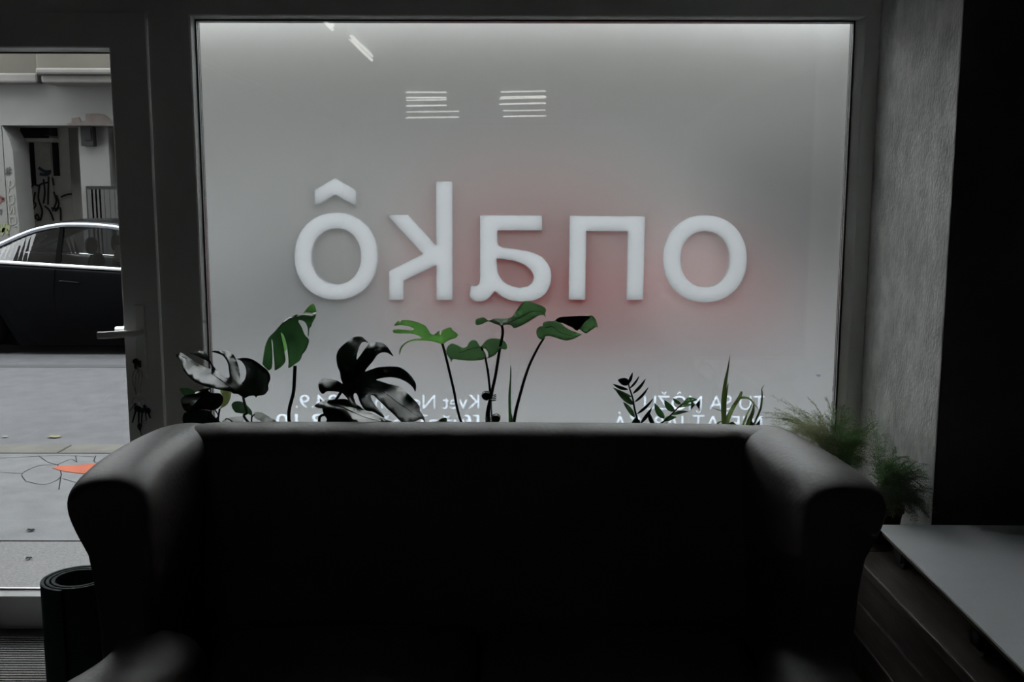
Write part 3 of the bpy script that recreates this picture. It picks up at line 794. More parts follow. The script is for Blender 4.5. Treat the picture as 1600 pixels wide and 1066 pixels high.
# ------------------------------------------------------------------ sofa
M_sofa = mat('brown_leatherette', (0.066, 0.051, 0.048), 0.52, var=0.12, vscale=5, bump=0.25, bscale=70, spec=0.27)
M_leg = mat('dark_wood', (0.03, 0.02, 0.015), 0.5)
sofa = empty('sofa', (-0.07, 2.3, 0), 'dark brown leather wing sofa standing with its back to the window', 'sofa')
def loft(name, secs, m, parent, sub=2, cap=True):
    bm = bmesh.new(); R = [[bm.verts.new(p) for p in s] for s in secs]; n = len(R[0])
    for a, b in zip(R, R[1:]):
        for k in range(n): bm.faces.new((a[k], a[(k+1) % n], b[(k+1) % n], b[k]))
    if cap: bm.faces.new(R[0][::-1]); bm.faces.new(R[-1])
    return finish(name, bm, m, parent, smooth=True, sub=sub)
def shrink(sec, k, off=(0, 0, 0)):
    c = sum((Vector(p) for p in sec), Vector())/len(sec)
    return [c + (Vector(p)-c)*k + Vector(off) for p in sec]
XB0, XB1 = X_(288, 675, 2.70), X_(1224, 680, 2.70)
def back_sec(x, drop):
    pr = [(2.50, 0.30), (2.52, 0.60), (2.565, 0.84), (2.585, 0.905), (2.62, 0.937), (2.68, 0.946), (2.75, 0.937), (2.79, 0.90), (2.81, 0.80), (2.84, 0.5), (2.85, 0.12), (2.60, 0.12)]
    return [Vector((x, y, z-drop*(max(0, z-0.4)/0.5))) for y, z in pr]
zr = lambda x: 0.0015*(x*2.0)
xs = [(XB0-0.02, 0.05), (XB0+0.003, 0.022), (XB0+0.03, 0.006), (XB0+0.09, 0.0), (-0.5, 0.0), (-0.1, 0.0), (0.3, 0.001), (XB1-0.16, 0.003), (XB1-0.06, 0.008), (XB1-0.02, 0.016), (XB1+0.003, 0.026), (XB1+0.02, 0.05)]
loft('backrest', [back_sec(x, d) for x, d in xs], M_sofa, sofa)
WP = [(0.055, 0.12), (0.06, 0.35), (0.066, 0.55), (0.072, 0.68), (0.088, 0.79), (0.100, 0.845), (0.112, 0.858), (0.130, 0.875), (0.134, 0.905), (0.112, 0.932), (0.06, 0.944), (0.01, 0.944),
      (-0.035, 0.932), (-0.062, 0.90), (-0.068, 0.82), (-0.062, 0.6), (-0.06, 0.3), (-0.055, 0.12)]
def wing(sgn, path, nm):
    secs = []
    for (Y, cx, dz_, k) in path:
        secs.append([Vector((cx+sgn*o*k, Y, z+dz_*(z/0.93)**4)) for o, z in WP])
    # close the ends softly
    first, last = secs[0], secs[-1]
    secs = [shrink(first, 0.82, (0, 0.03, 0))] + secs + [shrink(last, 0.96, (0, -0.03, -0.006)), shrink(last, 0.72, (0, -0.042, -0.01))]
    o = loft(nm, secs, M_sofa, sofa)
    return o
wing(-1, [(2.80, -0.868, -0.03, 0.80), (2.76, -0.870, -0.013, 0.93), (2.68, -0.872, -0.004, 1.0), (2.5, -0.874, 0.006, 1.0), (2.35, -0.879, 0.004, 1.0), (2.26, -0.879, -0.004, 1.0), (2.20, -0.877, -0.014, 0.99)], 'wing')
wing(1, [(2.80, 0.672, -0.03, 0.80), (2.76, 0.668, -0.016, 0.93), (2.68, 0.662, -0.008, 1.0), (2.5, 0.680, -0.002, 1.0), (2.35, 0.702, -0.006, 1.0), (2.26, 0.716, -0.014, 1.0), (2.20, 0.720, -0.024, 0.99)], 'wing')
AP = [(0.075, 0.12), (0.075, 0.40), (0.085, 0.50), (0.115, 0.53), (0.125, 0.565), (0.105, 0.585), (0.06, 0.595), (0.0, 0.592), (-0.05, 0.575), (-0.08, 0.53), (-0.085, 0.45), (-0.07, 0.3), (-0.07, 0.12)]
def arm(sgn, path):
    secs = [[Vector((cx+sgn*o, Y, z+dz_)) for o, z in AP] for (Y, cx, dz_) in path]
    secs = [shrink(secs[0], 0.8, (0, 0.02, 0))] + secs + [shrink(secs[-1], 0.93, (0, -0.03, 0)), shrink(secs[-1], 0.6, (0, -0.045, 0))]
    loft('arm', secs, M_sofa, sofa)
arm(-1, [(2.22, -0.79, -0.03), (2.1, -0.775, -0.025), (1.98, -0.785, -0.012), (1.85, -0.825, 0.0), (1.7, -0.84, 0.0), (1.55, -0.84, -0.005)])
arm(1, [(2.22, 0.65, -0.05), (2.1, 0.64, -0.05), (1.98, 0.64, -0.045), (1.85, 0.645, -0.04), (1.7, 0.65, -0.04), (1.55, 0.65, -0.045)])
boxes('base', [(-0.76, 0.60, 1.60, 2.55, 0.12, 0.30)], M_sofa, sofa, bevel=0.03)
for a, b in ((-0.755, -0.085), (-0.075, 0.595)):
    bm = bmesh.new(); box(bm, a, b, 1.58, 2.50, 0.30, 0.46)
    finish('seat_cushion', bm, M_sofa, sofa, bevel=0.05, segs=4, smooth=True)
for x_, y_ in ((-0.82, 1.62), (0.66, 1.62), (-0.82, 2.72), (0.62, 2.72)):
    bm = bmesh.new(); lathe(bm, [(0, 0), (0.022, 0), (0.032, 0.125), (0, 0.125)], x_, y_, 14); finish('leg', bm, M_leg, sofa)
# seams where the wings meet the back
for sx_, yy in ((XB0-0.002, 0), (XB1+0.002, 0)):
    bm = bmesh.new()
    tube(bm, smooth_path([(sx_, 2.545, 0.80), (sx_, 2.585, 0.885), (sx_, 2.64, 0.905), (sx_, 2.74, 0.905), (sx_, 2.80, 0.86)], 4), 0.004, 6)
    finish('piping', bm, M_sofa, sofa, smooth=True)

# ------------------------------------------------------------------ rolled mat and doormat
M_roll = mat('dark_green_foam', (0.012, 0.030, 0.027), 0.85, bump=0.4, bscale=120)
rc = P(123, 902, 2.78)
rz1 = rc.z
root = None
bm = bmesh.new()
turns, r0_, th = 2.6, 0.062, 0.0105
outer, inner = [], []
N = 150
for i in range(N+1):
    t = i/N*turns*2*math.pi; r_ = r0_+0.0145*t/(2*math.pi)
    a0 = t+0.9
    for lst, rr_ in ((outer, r_+th/2), (inner, r_-th/2)):
        lst.append((rc.x+rr_*math.cos(a0), rc.y+rr_*math.sin(a0)))
vo0 = [bm.verts.new((x, y, 0.0)) for x, y in outer]; vo1 = [bm.verts.new((x, y, rz1)) for x, y in outer]
vi0 = [bm.verts.new((x, y, 0.0)) for x, y in inner]; vi1 = [bm.verts.new((x, y, rz1)) for x, y in inner]
for i in range(N):
    bm.faces.new((vo0[i], vo0[i+1], vo1[i+1], vo1[i])); bm.faces.new((vi0[i], vi0[i+1], vi1[i+1], vi1[i]))
    bm.faces.new((vo1[i], vo1[i+1], vi1[i+1], vi1[i])); bm.faces.new((vo0[i], vo0[i+1], vi0[i+1], vi0[i]))
for i in (0, N): bm.faces.new((vo0[i], vo1[i], vi1[i], vi0[i]))
tag(finish('rolled_mat', bm, M_roll, bevel=0.0015), 'dark green foam mat rolled up and standing on end between door and sofa', 'mat')
bm = bmesh.new(); box(bm, -2.6, -1.36, 2.3, 3.37, 0.0, 0.008)
y_ = 2.32
ribs = []
while y_ < 3.36:
    box(bm, -2.59, -1.37, y_, y_+0.009, 0.008, 0.014); y_ += 0.0175
tag(finish('doormat', bm, mat('ribbed_grey_carpet', (0.42, 0.42, 0.42), 0.95, col2=(0.13, 0.13, 0.13), vscale=220), bevel=0), 'grey ribbed doormat in front of the street door', 'doormat')

# ------------------------------------------------------------------ podium, low table on castors
M_wood = mat('brown_boards', (0.10, 0.077, 0.06), 0.6, spec=0.25, col2=(0.06, 0.045, 0.035), vscale=6, stretch=(6, 0.6, 6))
pod = empty('podium', (1.6, 2.0, 0), 'dark brown board podium to the right of the sofa under the low table', 'podium')
ZPD = 0.53
boxes('top_board', [(0.995, 2.9, 0.85, 2.822, ZPD-0.03, ZPD), (0.995, 1.226, 2.822, 3.44, ZPD-0.03, ZPD)], M_wood, pod, bevel=0.004)
boxes('side_panel', [(1.01, 1.03, 0.87, 2.822, z_, z_+0.092) for z_ in (0.0, 0.1, 0.2, 0.3, 0.4)]+[(1.01, 2.88, 0.87, 0.89, 0, ZPD-0.03)]+[(1.03, 1.05, 0.9, 2.8, 0, ZPD-0.03)], M_wood, pod, bevel=0.003)
boxes('back_leg', [(1.02, 1.06, 3.38, 3.42, 0, ZPD-0.03), (1.17, 1.21, 3.38, 3.42, 0, ZPD-0.03)], M_wood, pod)
M_tabletop = mat('glossy_white_top', (0.90, 0.93, 0.97), 0.30, var=0.03, vscale=3, spec=0.5)
tb = empty('coffee_table', (1.7, 2.2, ZPD), 'low white table on castors standing on the podium', 'table')
tz = 0.65
a0, a1 = PZ(1370, 820, tz), PZ(1600, 1047, tz)
def ext(p, q, Y): t = (Y-p.y)/(q.y-p.y); return p.lerp(q, t)
c0 = ext(a0, a1, 1.35); 
corners = [(a0.x, a0.y), (2.35, a0.y-0.015), (2.35, 1.35), (c0.x, c0.y)]
bm = bmesh.new()
lo = [bm.verts.new((x, y, tz-0.006)) for x, y in corners]; hi = [bm.verts.new((x, y, tz)) for x, y in corners]
bm.faces.new(lo[::-1]); bm.faces.new(hi)
for i in range(4): bm.faces.new((lo[i], lo[(i+1) % 4], hi[(i+1) % 4], hi[i]))
finish('tabletop', bm, M_tabletop, tb, bevel=0.0004)
bm = bmesh.new()
s_ = [(a0.x+0.012, a0.y-0.012), (2.33, a0.y-0.03), (2.33, 1.37), (c0.x+0.012, 1.37)]
lo = [bm.verts.new((x, y, tz-0.026)) for x, y in s_]; hi = [bm.verts.new((x, y, tz-0.0062)) for x, y in s_]
bm.faces.new(lo[::-1]); bm.faces.new(hi)
for i in range(4): bm.faces.new((lo[i], lo[(i+1) % 4], hi[(i+1) % 4], hi[i]))
finish('underframe', bm, mat('raw_board_edge', (0.16, 0.14, 0.11), 0.7), tb)
for cpx, cpy in ((1404, 868), (1526, 1000), (None, None), (None, None)):
    if cpx: q = PZ(cpx, cpy, ZPD+0.04); cx_, cy_ = q.x+0.02, q.y
    else: cx_, cy_ = (2.22, 2.6) if tb.get('k') is None else (2.22, 1.5); tb['k'] = 1
    bm = bmesh.new()
    tube(bm, [(cx_-0.013, cy_, ZPD+0.030), (cx_+0.013, cy_, ZPD+0.030)], 0.030, 20)
    o = finish('castor', bm, M_black, tb, bevel=0.003, smooth=False)
    bm = bmesh.new()
    box(bm, cx_-0.020, cx_-0.016, cy_-0.016, cy_+0.03, ZPD+0.02, tz-0.03); box(bm, cx_+0.016, cx_+0.020, cy_-0.016, cy_+0.03, ZPD+0.02, tz-0.03)
    box(bm, cx_-0.03, cx_+0.03, cy_-0.03, cy_+0.035, tz-0.032, tz-0.026)
    finish('castor_fork', bm, M_shutter, o)
if 'k' in tb: del tb['k']

# ------------------------------------------------------------------ plants
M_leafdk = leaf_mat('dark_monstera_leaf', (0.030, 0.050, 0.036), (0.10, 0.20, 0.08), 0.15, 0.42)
M_leafpale = leaf_mat('painted_sheen_leaf', (0.13, 0.16, 0.13), (0.2, 0.3, 0.2), 0.12, 0.35)  # paler leaf copy, light on the upper sides put into the colour
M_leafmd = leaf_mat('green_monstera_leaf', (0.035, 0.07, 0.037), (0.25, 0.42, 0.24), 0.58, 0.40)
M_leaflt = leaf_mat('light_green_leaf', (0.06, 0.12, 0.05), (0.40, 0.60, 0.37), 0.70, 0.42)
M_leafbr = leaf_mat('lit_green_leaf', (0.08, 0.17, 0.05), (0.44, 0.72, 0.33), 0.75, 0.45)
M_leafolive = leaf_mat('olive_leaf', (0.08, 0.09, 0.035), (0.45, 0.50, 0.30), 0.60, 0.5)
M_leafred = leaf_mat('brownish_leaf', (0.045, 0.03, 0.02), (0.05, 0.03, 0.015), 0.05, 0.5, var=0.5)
M_stem = mat('dark_stem', (0.025, 0.035, 0.018), 0.5)
M_stembr = mat('brown_stake', (0.14, 0.115, 0.085), 0.7)
M_pot = mat('terracotta_pot', (0.10, 0.055, 0.04), 0.8); M_pot2 = mat('white_pot', (0.5, 0.5, 0.48), 0.5); M_soil = mat('potting_soil', (0.02, 0.015, 0.01), 0.95)

def depth_at(x, y, ctrl):
    """moving least squares plane through the depth hints"""
    S0 = Sx = Sy = Sxx = Sxy = Syy = D = Dx = Dy = 0.0
    for cx, cy, d in ctrl:
        u, v = (cx-x)/100.0, (cy-y)/100.0
        w_ = 1.0/(u*u+v*v+0.15)**1.5
        S0 += w_; Sx += w_*u; Sy += w_*v; Sxx += w_*u*u; Sxy += w_*u*v; Syy += w_*v*v; D += w_*d; Dx += w_*d*u; Dy += w_*d*v
    k = 0.06*S0
    m_ = Matrix(((S0, Sx, Sy), (Sx, Sxx+k, Sxy), (Sy, Sxy, Syy+k)))
    return (m_.inverted() @ Vector((D, Dx, Dy))).x
def leaf(outline, reg, Y0, ctrl, m, parent, label=None, ribs=(), smooth_n=3, rib_m=None, wav=0.0):
    """a leaf blade of its own depth, size and thickness; reg maps the sketch units to pixels"""
    pts = [Vector((x, y, 0)) for x, y in outline]
    n = len(pts); sm = []
    for i in range(n):
        p0, p1, p2, p3 = pts[i-1], pts[i], pts[(i+1) % n], pts[(i+2) % n]
        for k in range(smooth_n):
            t = k/smooth_n
            q = 0.5*((2*p1)+(p2-p0)*t*0.8+(2*p0-5*p1+4*p2-p3)*t*t*0.0)
            # gentle Catmull-Rom
            q = 0.5*((2*p1) + (p2-p0)*t + (2*p0-5*p1+4*p2-p3)*t*t + (3*p1-p0-3*p2+p3)*t**3)
            lin = p1.lerp(p2, t)
            sm.append(lin.lerp(q, 0.8))
    o2 = [Vector((p.x, p.y)) for p in sm]
    x0, x1 = min(p.x for p in o2), max(p.x for p in o2); y0, y1 = min(p.y for p in o2), max(p.y for p in o2)
    st = max(x1-x0, y1-y0)/22.0
    verts = list(o2); ne = len(o2)
    def inside(x, y):
        c = False
        for i in range(ne):
            a, b = o2[i], o2[i-1]
            if (a.y > y) != (b.y > y) and x < (b.x-a.x)*(y-a.y)/(b.y-a.y)+a.x: c = not c
        return c
    yy = y0+st/2; row = 0
    while yy < y1:
        xx = x0+st/2+(row % 2)*st/2
        while xx < x1:
            if inside(xx, yy) and min((a.x-xx)**2+(a.y-yy)**2 for a in o2) > (st*0.4)**2: verts.append(Vector((xx, yy)))
            xx += st
        yy += st; row += 1
    res = geometry.delaunay_2d_cdt(verts, [(i, (i+1) % ne) for i in range(ne)], [], 1, 1e-4)
    ox, oy, sc = reg
    rn = random.Random(len(outline)*7+int(Y0*100))
    ph = rn.random()*10
    def pt(x, y, extra=0.0):
        d = depth_at(x, y, ctrl) + wav*math.sin(x*0.021+ph)*math.cos(y*0.024+ph)
        return P(ox+x/sc, oy+y/sc, Y0+d+extra)
    bm = bmesh.new(); vs = [bm.verts.new(pt(v.x, v.y)) for v in res[0]]
    for f in res[2]:
        if inside(sum(res[0][i].x for i in f)/3, sum(res[0][i].y for i in f)/3):
            try: bm.faces.new([vs[i] for i in f])
            except ValueError: pass
    for v in [v for v in bm.verts if not v.link_faces]: bm.verts.remove(v)
    for rp in ribs:
        q = [pt(a, b, -0.0015) for a, b in [(v.x, v.y) for v in smooth_path([Vector((a, b, 0)) for a, b in rp], 5)]]
        tube(bm, q, [0.0016*(1-0.75*i/len(q)) for i in range(len(q))], 5)
    o = finish('leaf', bm, m, parent, smooth=True, solid=0.0007)
    if label: o['label'] = label
    return o
def stem(pts, parent, r=0.0035, m=None, name='stem', r2=None):
    q = smooth_path(pts, 6); r2 = r if r2 is None else r2
    bm = bmesh.new(); tube(bm, q, [r+(r2-r)*i/(len(q)-1) for i in range(len(q))], 8)
    return finish(name, bm, m or M_stem, parent, smooth=True)
def pot(parent, x, y, z, r, h, m):
    bm = bmesh.new()
    lathe(bm, [(0, 0), (r*0.72, 0), (r*0.95, h*0.86), (r*1.03, h*0.86), (r*1.05, h), (r*0.93, h), (r*0.90, h*0.86), (0, h*0.85)], x, y, 28, z)
    finish('pot', bm, m, parent, smooth=False, bevel=0.001)
    bm = bmesh.new(); lathe(bm, [(0, h*0.88), (r*0.5, h*0.885), (r*0.90, h*0.875)], x, y, 24, z+0.001); finish('soil', bm, M_soil, parent)
ZL = 0.44
R7 = (270, 540, 7.6125); R8 = (400, 470, 8.88); RC = (480, 460, 4.847); R6 = (680, 450, 4.633); RZ = (930, 540, 4.848)

# big swiss cheese plant on the left
px0 = -0.55
mon = empty('monstera', (px0, 3.18, ZL), 'large dark monstera with split leaves on the window ledge left of centre', 'plant')
pot(mon, px0, 3.18, ZL, 0.11, 0.18, M_pot)
A = [(35, 120), (75, 88), (120, 95), (200, 150), (300, 215), (395, 265), (455, 280), (468, 262), (440, 215), (400, 180), (340, 150), (280, 120), (190, 85), (270, 70), (370, 68), (400, 92), (430, 150), (480, 240), (540, 310), (600, 370), (640, 384), (675, 376), (668, 300), (655, 215), (620, 150), (570, 105), (460, 72), (560, 55), (650, 65), (720, 110), (755, 170), (785, 260), (800, 340), (806, 420), (828, 440), (860, 395), (875, 320), (860, 250), (820, 190), (765, 158), (850, 147), (930, 160), (990, 190), (1050, 235), (1120, 290), (1155, 350), (1160, 400), (1135, 470), (1135, 530), (1090, 585), (1010, 600), (992, 620), (965, 597), (900, 605), (850, 628), (780, 580), (720, 572), (680, 545), (560, 525), (440, 500), (350, 470), (260, 430), (190, 370), (130, 300), (115, 250), (95, 190)]
leaf(A, R7, 3.04, [(35, 120, 0.02), (75, 95, 0.07), (100, 180, 0.0), (200, 150, 0.11), (300, 215, 0.12), (450, 280, 0.13), (600, 370, 0.10), (260, 430, -0.09), (440, 500, -0.09), (680, 545, -0.05), (560, 440, -0.0), (720, 540, -0.01),
                    (190, 85, 0.20), (280, 120, 0.12), (400, 180, 0.10), (370, 68, 0.22), (520, 300, 0.14), (460, 72, 0.04), (560, 105, 0.06), (650, 65, 0.18), (620, 150, 0.09), (655, 215, 0.06), (755, 170, 0.17), (785, 260, 0.14), (668, 300, 0.04), (680, 370, 0.02), (800, 340, 0.10), (800, 430, 0.04),
                    (850, 450, 0.0), (850, 150, -0.10), (1050, 240, -0.13), (1150, 380, -0.10), (1000, 580, 0.03), (850, 600, 0.0)],
     M_leafdk, mon, 'large split leaf lit grey at its left half', ribs=[[(725, 525), (600, 430), (420, 310), (250, 210), (110, 130)]])
B = [(90, 880), (95, 830), (110, 720), (130, 620), (180, 510), (260, 430), (330, 350), (380, 290), (450, 240), (530, 205), (600, 190), (700, 195), (830, 190), (815, 250), (775, 320), (770, 350), (742, 385), (735, 440), (728, 495), (718, 490), (720, 430), (715, 375), (690, 310), (650, 280), (600, 268), (590, 290), (610, 330), (640, 380), (660, 440), (690, 490), (730, 530), (735, 570), (720, 620), (690, 690), (640, 750), (630, 790), (600, 840), (540, 880), (480, 925), (448, 930), (452, 850), (438, 700), (425, 610), (390, 490), (345, 445), (375, 600), (392, 700), (410, 800), (400, 860), (340, 925), (262, 968), (258, 900), (248, 780), (240, 680), (235, 600), (225, 545), (213, 550), (222, 650), (228, 780), (225, 880), (215, 940), (175, 968), (140, 940)]
bl = leaf(B, R8, 3.17, [(90, 880, 0.0), (300, 940, -0.02), (500, 900, -0.02), (700, 600, 0.0), (340, 350, 0.03), (600, 200, 0.04), (820, 200, 0.02), (450, 600, -0.03), (735, 400, 0.02)], M_leafmd, mon, 'hanging green leaf with long slits',
          ribs=[[(290, 400), (400, 300), (540, 220), (680, 200)]])
leaf([(345, 440), (365, 445), (400, 530), (425, 620), (420, 680), (395, 705), (380, 620)], R8, 3.20, [(380, 500, 0.0), (400, 650, 0.02)], M_leafbr, mon, 'bright green sliver of leaf showing in a slit')
leaf([(650, 190), (680, 140), (720, 90), (780, 42), (812, 60), (830, 110), (830, 160), (740, 175), (690, 200)], R8, 3.20, [(780, 60, 0.03), (700, 170, -0.01)], M_leafbr, mon, 'lit green folded tip of the hanging leaf')
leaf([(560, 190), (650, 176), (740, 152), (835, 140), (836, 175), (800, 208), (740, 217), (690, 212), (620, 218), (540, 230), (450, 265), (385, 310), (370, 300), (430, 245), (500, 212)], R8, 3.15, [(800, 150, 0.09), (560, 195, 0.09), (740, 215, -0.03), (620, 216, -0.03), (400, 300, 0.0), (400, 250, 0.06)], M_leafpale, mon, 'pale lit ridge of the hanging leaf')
stem([P(461, 572, 3.19), P(459, 610, 3.19), P(454, 668, 3.19), Vector((px0-0.06, 3.18, 0.60))], mon, 0.0058)
stem([P(270+838/7.61, 540+622/7.61, 3.06), P(270+880/7.61, 540+790/7.61, 3.08), P(270+928/7.61, 664, 3.10), Vector((px0-0.05, 3.16, 0.60))], mon, 0.0042)
Cc = [(220, 470), (235, 425), (270, 385), (320, 345), (360, 322), (410, 320), (440, 345), (468, 370), (440, 360), (415, 365), (395, 395), (378, 450), (374, 495), (400, 465), (440, 410), (475, 370), (520, 360), (560, 365), (600, 390), (630, 430), (652, 470), (610, 445), (570, 440), (530, 460), (495, 510), (460, 550), (438, 585), (480, 570), (540, 552), (620, 547), (690, 550), (740, 575), (790, 620), (818, 665), (825, 700), (818, 738), (800, 705), (760, 670), (700, 640), (630, 628), (560, 635), (522, 648), (560, 660), (620, 680), (700, 700), (760, 750), (820, 810), (850, 850), (855, 885), (885, 930), (897, 985), (880, 955), (860, 945), (800, 970), (740, 985), (720, 975), (650, 905), (600, 860), (550, 810), (500, 765), (480, 770), (495, 810), (530, 860), (570, 905), (585, 935), (550, 920), (500, 890), (460, 885), (430, 870), (400, 820), (375, 755), (355, 752), (352, 780), (370, 830), (385, 862), (350, 855), (320, 820), (300, 785), (262, 745), (240, 740), (200, 735), (150, 735), (120, 755), (95, 735), (85, 695), (90, 665), (120, 637), (170, 642), (230, 655), (268, 678), (255, 640), (248, 590), (228, 540)]
leaf(Cc, RC, 2.99, [(230, 470, -0.06), (300, 400, -0.08), (380, 322, 0.0), (440, 345, 0.05), (330, 560, -0.03), (560, 365, 0.06), (640, 450, 0.03), (500, 430, -0.04), (350, 680, 0.0), (450, 590, 0.03), (600, 550, 0.10), (700, 640, 0.03),
                     (820, 700, -0.02), (700, 640, 0.08), (520, 600, 0.08), (520, 650, 0.03), (700, 705, 0.12), (560, 720, 0.05), (850, 860, 0.04), (750, 980, -0.16), (650, 900, -0.12), (560, 820, -0.10), (570, 910, -0.18), (460, 885, -0.15), (380, 860, -0.14), (320, 690, 0.05), (150, 640, 0.08), (120, 750, -0.02), (90, 690, -0.05), (230, 700, 0.0)],
     M_leafdk, mon, 'large drooping leaf with six long lobes', ribs=[[(320, 680), (420, 690), (560, 730), (700, 830), (860, 940)]])
stem([P(480+260/4.847, 460+735/4.847, 3.02), P(480+160/4.847, 460+890/4.847, 3.06), P(500, 665, 3.10), Vector((px0+0.02, 3.16, 0.60))], mon, 0.0045)
leaf([(55, 845), (90, 820), (140, 800), (180, 798), (240, 830), (300, 850), (380, 865), (460, 890), (530, 920), (600, 950), (645, 965), (600, 977), (530, 986), (470, 998), (420, 999), (380, 986), (330, 955), (290, 920), (250, 880), (200, 868), (130, 866), (80, 860)],
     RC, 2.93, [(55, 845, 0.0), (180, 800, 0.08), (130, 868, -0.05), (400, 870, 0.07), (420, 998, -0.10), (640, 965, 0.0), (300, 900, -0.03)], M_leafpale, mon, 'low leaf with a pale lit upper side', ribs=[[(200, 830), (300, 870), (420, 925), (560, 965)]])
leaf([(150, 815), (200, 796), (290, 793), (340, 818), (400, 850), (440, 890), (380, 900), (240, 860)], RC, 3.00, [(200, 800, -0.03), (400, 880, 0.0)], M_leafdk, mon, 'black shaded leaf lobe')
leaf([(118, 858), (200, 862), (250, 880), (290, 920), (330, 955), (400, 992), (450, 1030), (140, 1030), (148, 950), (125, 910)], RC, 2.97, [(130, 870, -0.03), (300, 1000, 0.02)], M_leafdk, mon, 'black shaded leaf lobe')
leaf([(940, 990), (980, 962), (1020, 940), (1050, 935), (1060, 950), (1050, 985), (1020, 1010), (960, 1010)], RC, 3.10, [(1000, 940, 0.03), (1000, 1000, -0.02)], M_leafmd, mon, 'small low green leaf')

# broad-leaved plant at the left end of the ledge
px1 = -0.88
rub = empty('broad_leaved_plant', (px1, 3.13, ZL), 'dark broad-leaved plant in front of the window mullion behind the sofa corner', 'plant')
pot(rub, px1, 3.13, ZL, 0.085, 0.15, M_pot2)
leaf([(115, 870), (140, 800), (200, 795), (290, 770), (350, 765), (440, 780), (480, 830), (560, 905), (615, 945), (400, 975), (270, 1010), (160, 1080), (140, 1000)], R7, 3.02, [(115, 870, -0.03), (480, 830, 0.02), (200, 1050, 0.0)], M_leafdk, rub,
     'black broad leaf', ribs=[[(345, 770), (330, 870), (310, 990)]])
leaf([(95, 640), (160, 590), (280, 570), (400, 520), (450, 560), (560, 570), (600, 620), (590, 690), (550, 740), (480, 772), (350, 760), (250, 790), (190, 805), (130, 760), (105, 700)], R7, 3.05, [(100, 640, -0.03), (400, 530, 0.02), (590, 650, -0.02), (250, 790, 0.03)], M_leafred, rub, 'brown-mottled leaf', wav=0.008)
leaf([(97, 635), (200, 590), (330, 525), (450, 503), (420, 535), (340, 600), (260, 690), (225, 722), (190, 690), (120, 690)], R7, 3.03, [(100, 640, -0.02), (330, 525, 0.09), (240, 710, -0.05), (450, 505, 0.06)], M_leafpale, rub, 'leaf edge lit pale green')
leaf([(80, 515), (150, 505), (210, 515), (268, 557), (230, 590), (155, 605), (110, 570)], R7, 3.10, [(80, 515, 0), (150, 600, -0.03)], M_leafmd, rub)
leaf([(562, 530), (690, 535), (686, 620), (650, 700), (560, 757), (585, 700), (600, 620)], R7, 3.14, [(600, 530, 0.02), (600, 740, 0.0)], M_leafolive, rub, 'olive leaf lit from behind')
leaf([(700, 700), (730, 670), (780, 662), (840, 680), (900, 730), (940, 780), (944, 838), (900, 815), (860, 812), (800, 808), (745, 795), (710, 750)], R7, 3.12, [(700, 700, 0.02), (800, 800, -0.02), (940, 800, 0.0)], M_leafmd, rub)
leaf([(970, 800), (1000, 790), (1060, 800), (1130, 840), (1218, 890), (1250, 930), (1150, 932), (1090, 920), (1045, 942), (1050, 900), (1010, 880), (970, 850)], R7, 3.08, [(1000, 790, 0.08), (1130, 840, 0.07), (1045, 940, -0.03), (1010, 880, -0.03), (1218, 900, 0.03)], M_leafmd, rub)
leaf([(590, 900), (650, 868), (740, 848), (840, 846), (852, 868), (820, 915), (760, 950), (770, 915), (700, 912), (620, 915)], R7, 3.06, [(650, 868, 0.12), (840, 846, 0.12), (620, 915, -0.04), (790, 930, -0.04)], M_leafpale, rub, 'pale leaf just above the sofa back')
stem([P(270+545/7.61, 540+900/7.61, 3.12), P(270+540/7.61, 540+830/7.61, 3.12), P(270+505/7.61, 540+770/7.61, 3.10)], rub, 0.002)
stem([Vector((px1+0.01, 3.13, 0.57)), P(270+548/7.61, 670, 3.13), P(270+545/7.61, 540+840/7.61, 3.13), P(270+558/7.61, 540+755/7.61, 3.14)], rub, 0.003)
stem([Vector((px1+0.03, 3.13, 0.57)), P(270+935/7.61, 664, 3.12), P(270+945/7.61, 540+850/7.61, 3.12), P(270+970/7.61, 540+820/7.61, 3.11)], rub, 0.0025)
stem([Vector((px1+0.02, 3.13, 0.57)), P(270+620/7.61, 664, 3.09), P(270+760/7.61, 540+930/7.61, 3.08)], rub, 0.002)
stem([Vector((px1, 3.13, 0.57)), P(270+300/7.61, 540+900/7.61, 3.09), P(270+330/7.61, 540+600/7.61, 3.08)], rub, 0.003)

# light green split-leaf plant in the middle
px2 = -0.03
mid = empty('split_leaf_plant', (px2, 3.28, ZL), 'slender split-leaf plant with light green leaves on tall stems at mid window', 'plant')
pot(mid, px2, 3.28, ZL, 0.10, 0.17, M_pot)
E = [(650, 272), (690, 264), (760, 272), (800, 272), (808, 260), (770, 243), (710, 233), (660, 240), (668, 222), (690, 200), (702, 215), (720, 195), (770, 197), (830, 210), (890, 235), (915, 265), (935, 300), (960, 305), (985, 285), (1004, 276), (1002, 300), (1012, 306), (1022, 276), (1050, 260), (1085, 250), (1105, 275), (1142, 305), (1125, 330), (1080, 345), (1045, 365), (1025, 382), (990, 368), (940, 355), (880, 350), (820, 352), (770, 362), (735, 385), (712, 420), (700, 462), (697, 430), (715, 390), (760, 355), (820, 338), (868, 330), (830, 308), (780, 297), (700, 297), (655, 292)]
leaf(E, RC, 3.22, [(650, 280, -0.03), (770, 200, 0.0), (900, 260, -0.02), (940, 350, 0.04), (1025, 380, 0.05), (1100, 260, -0.01), (1142, 305, -0.03), (700, 450, -0.02), (760, 355, 0.03), (1000, 280, 0.05)], M_leafbr, mid, 'light green leaf with a slot, leftmost of the tall stems')
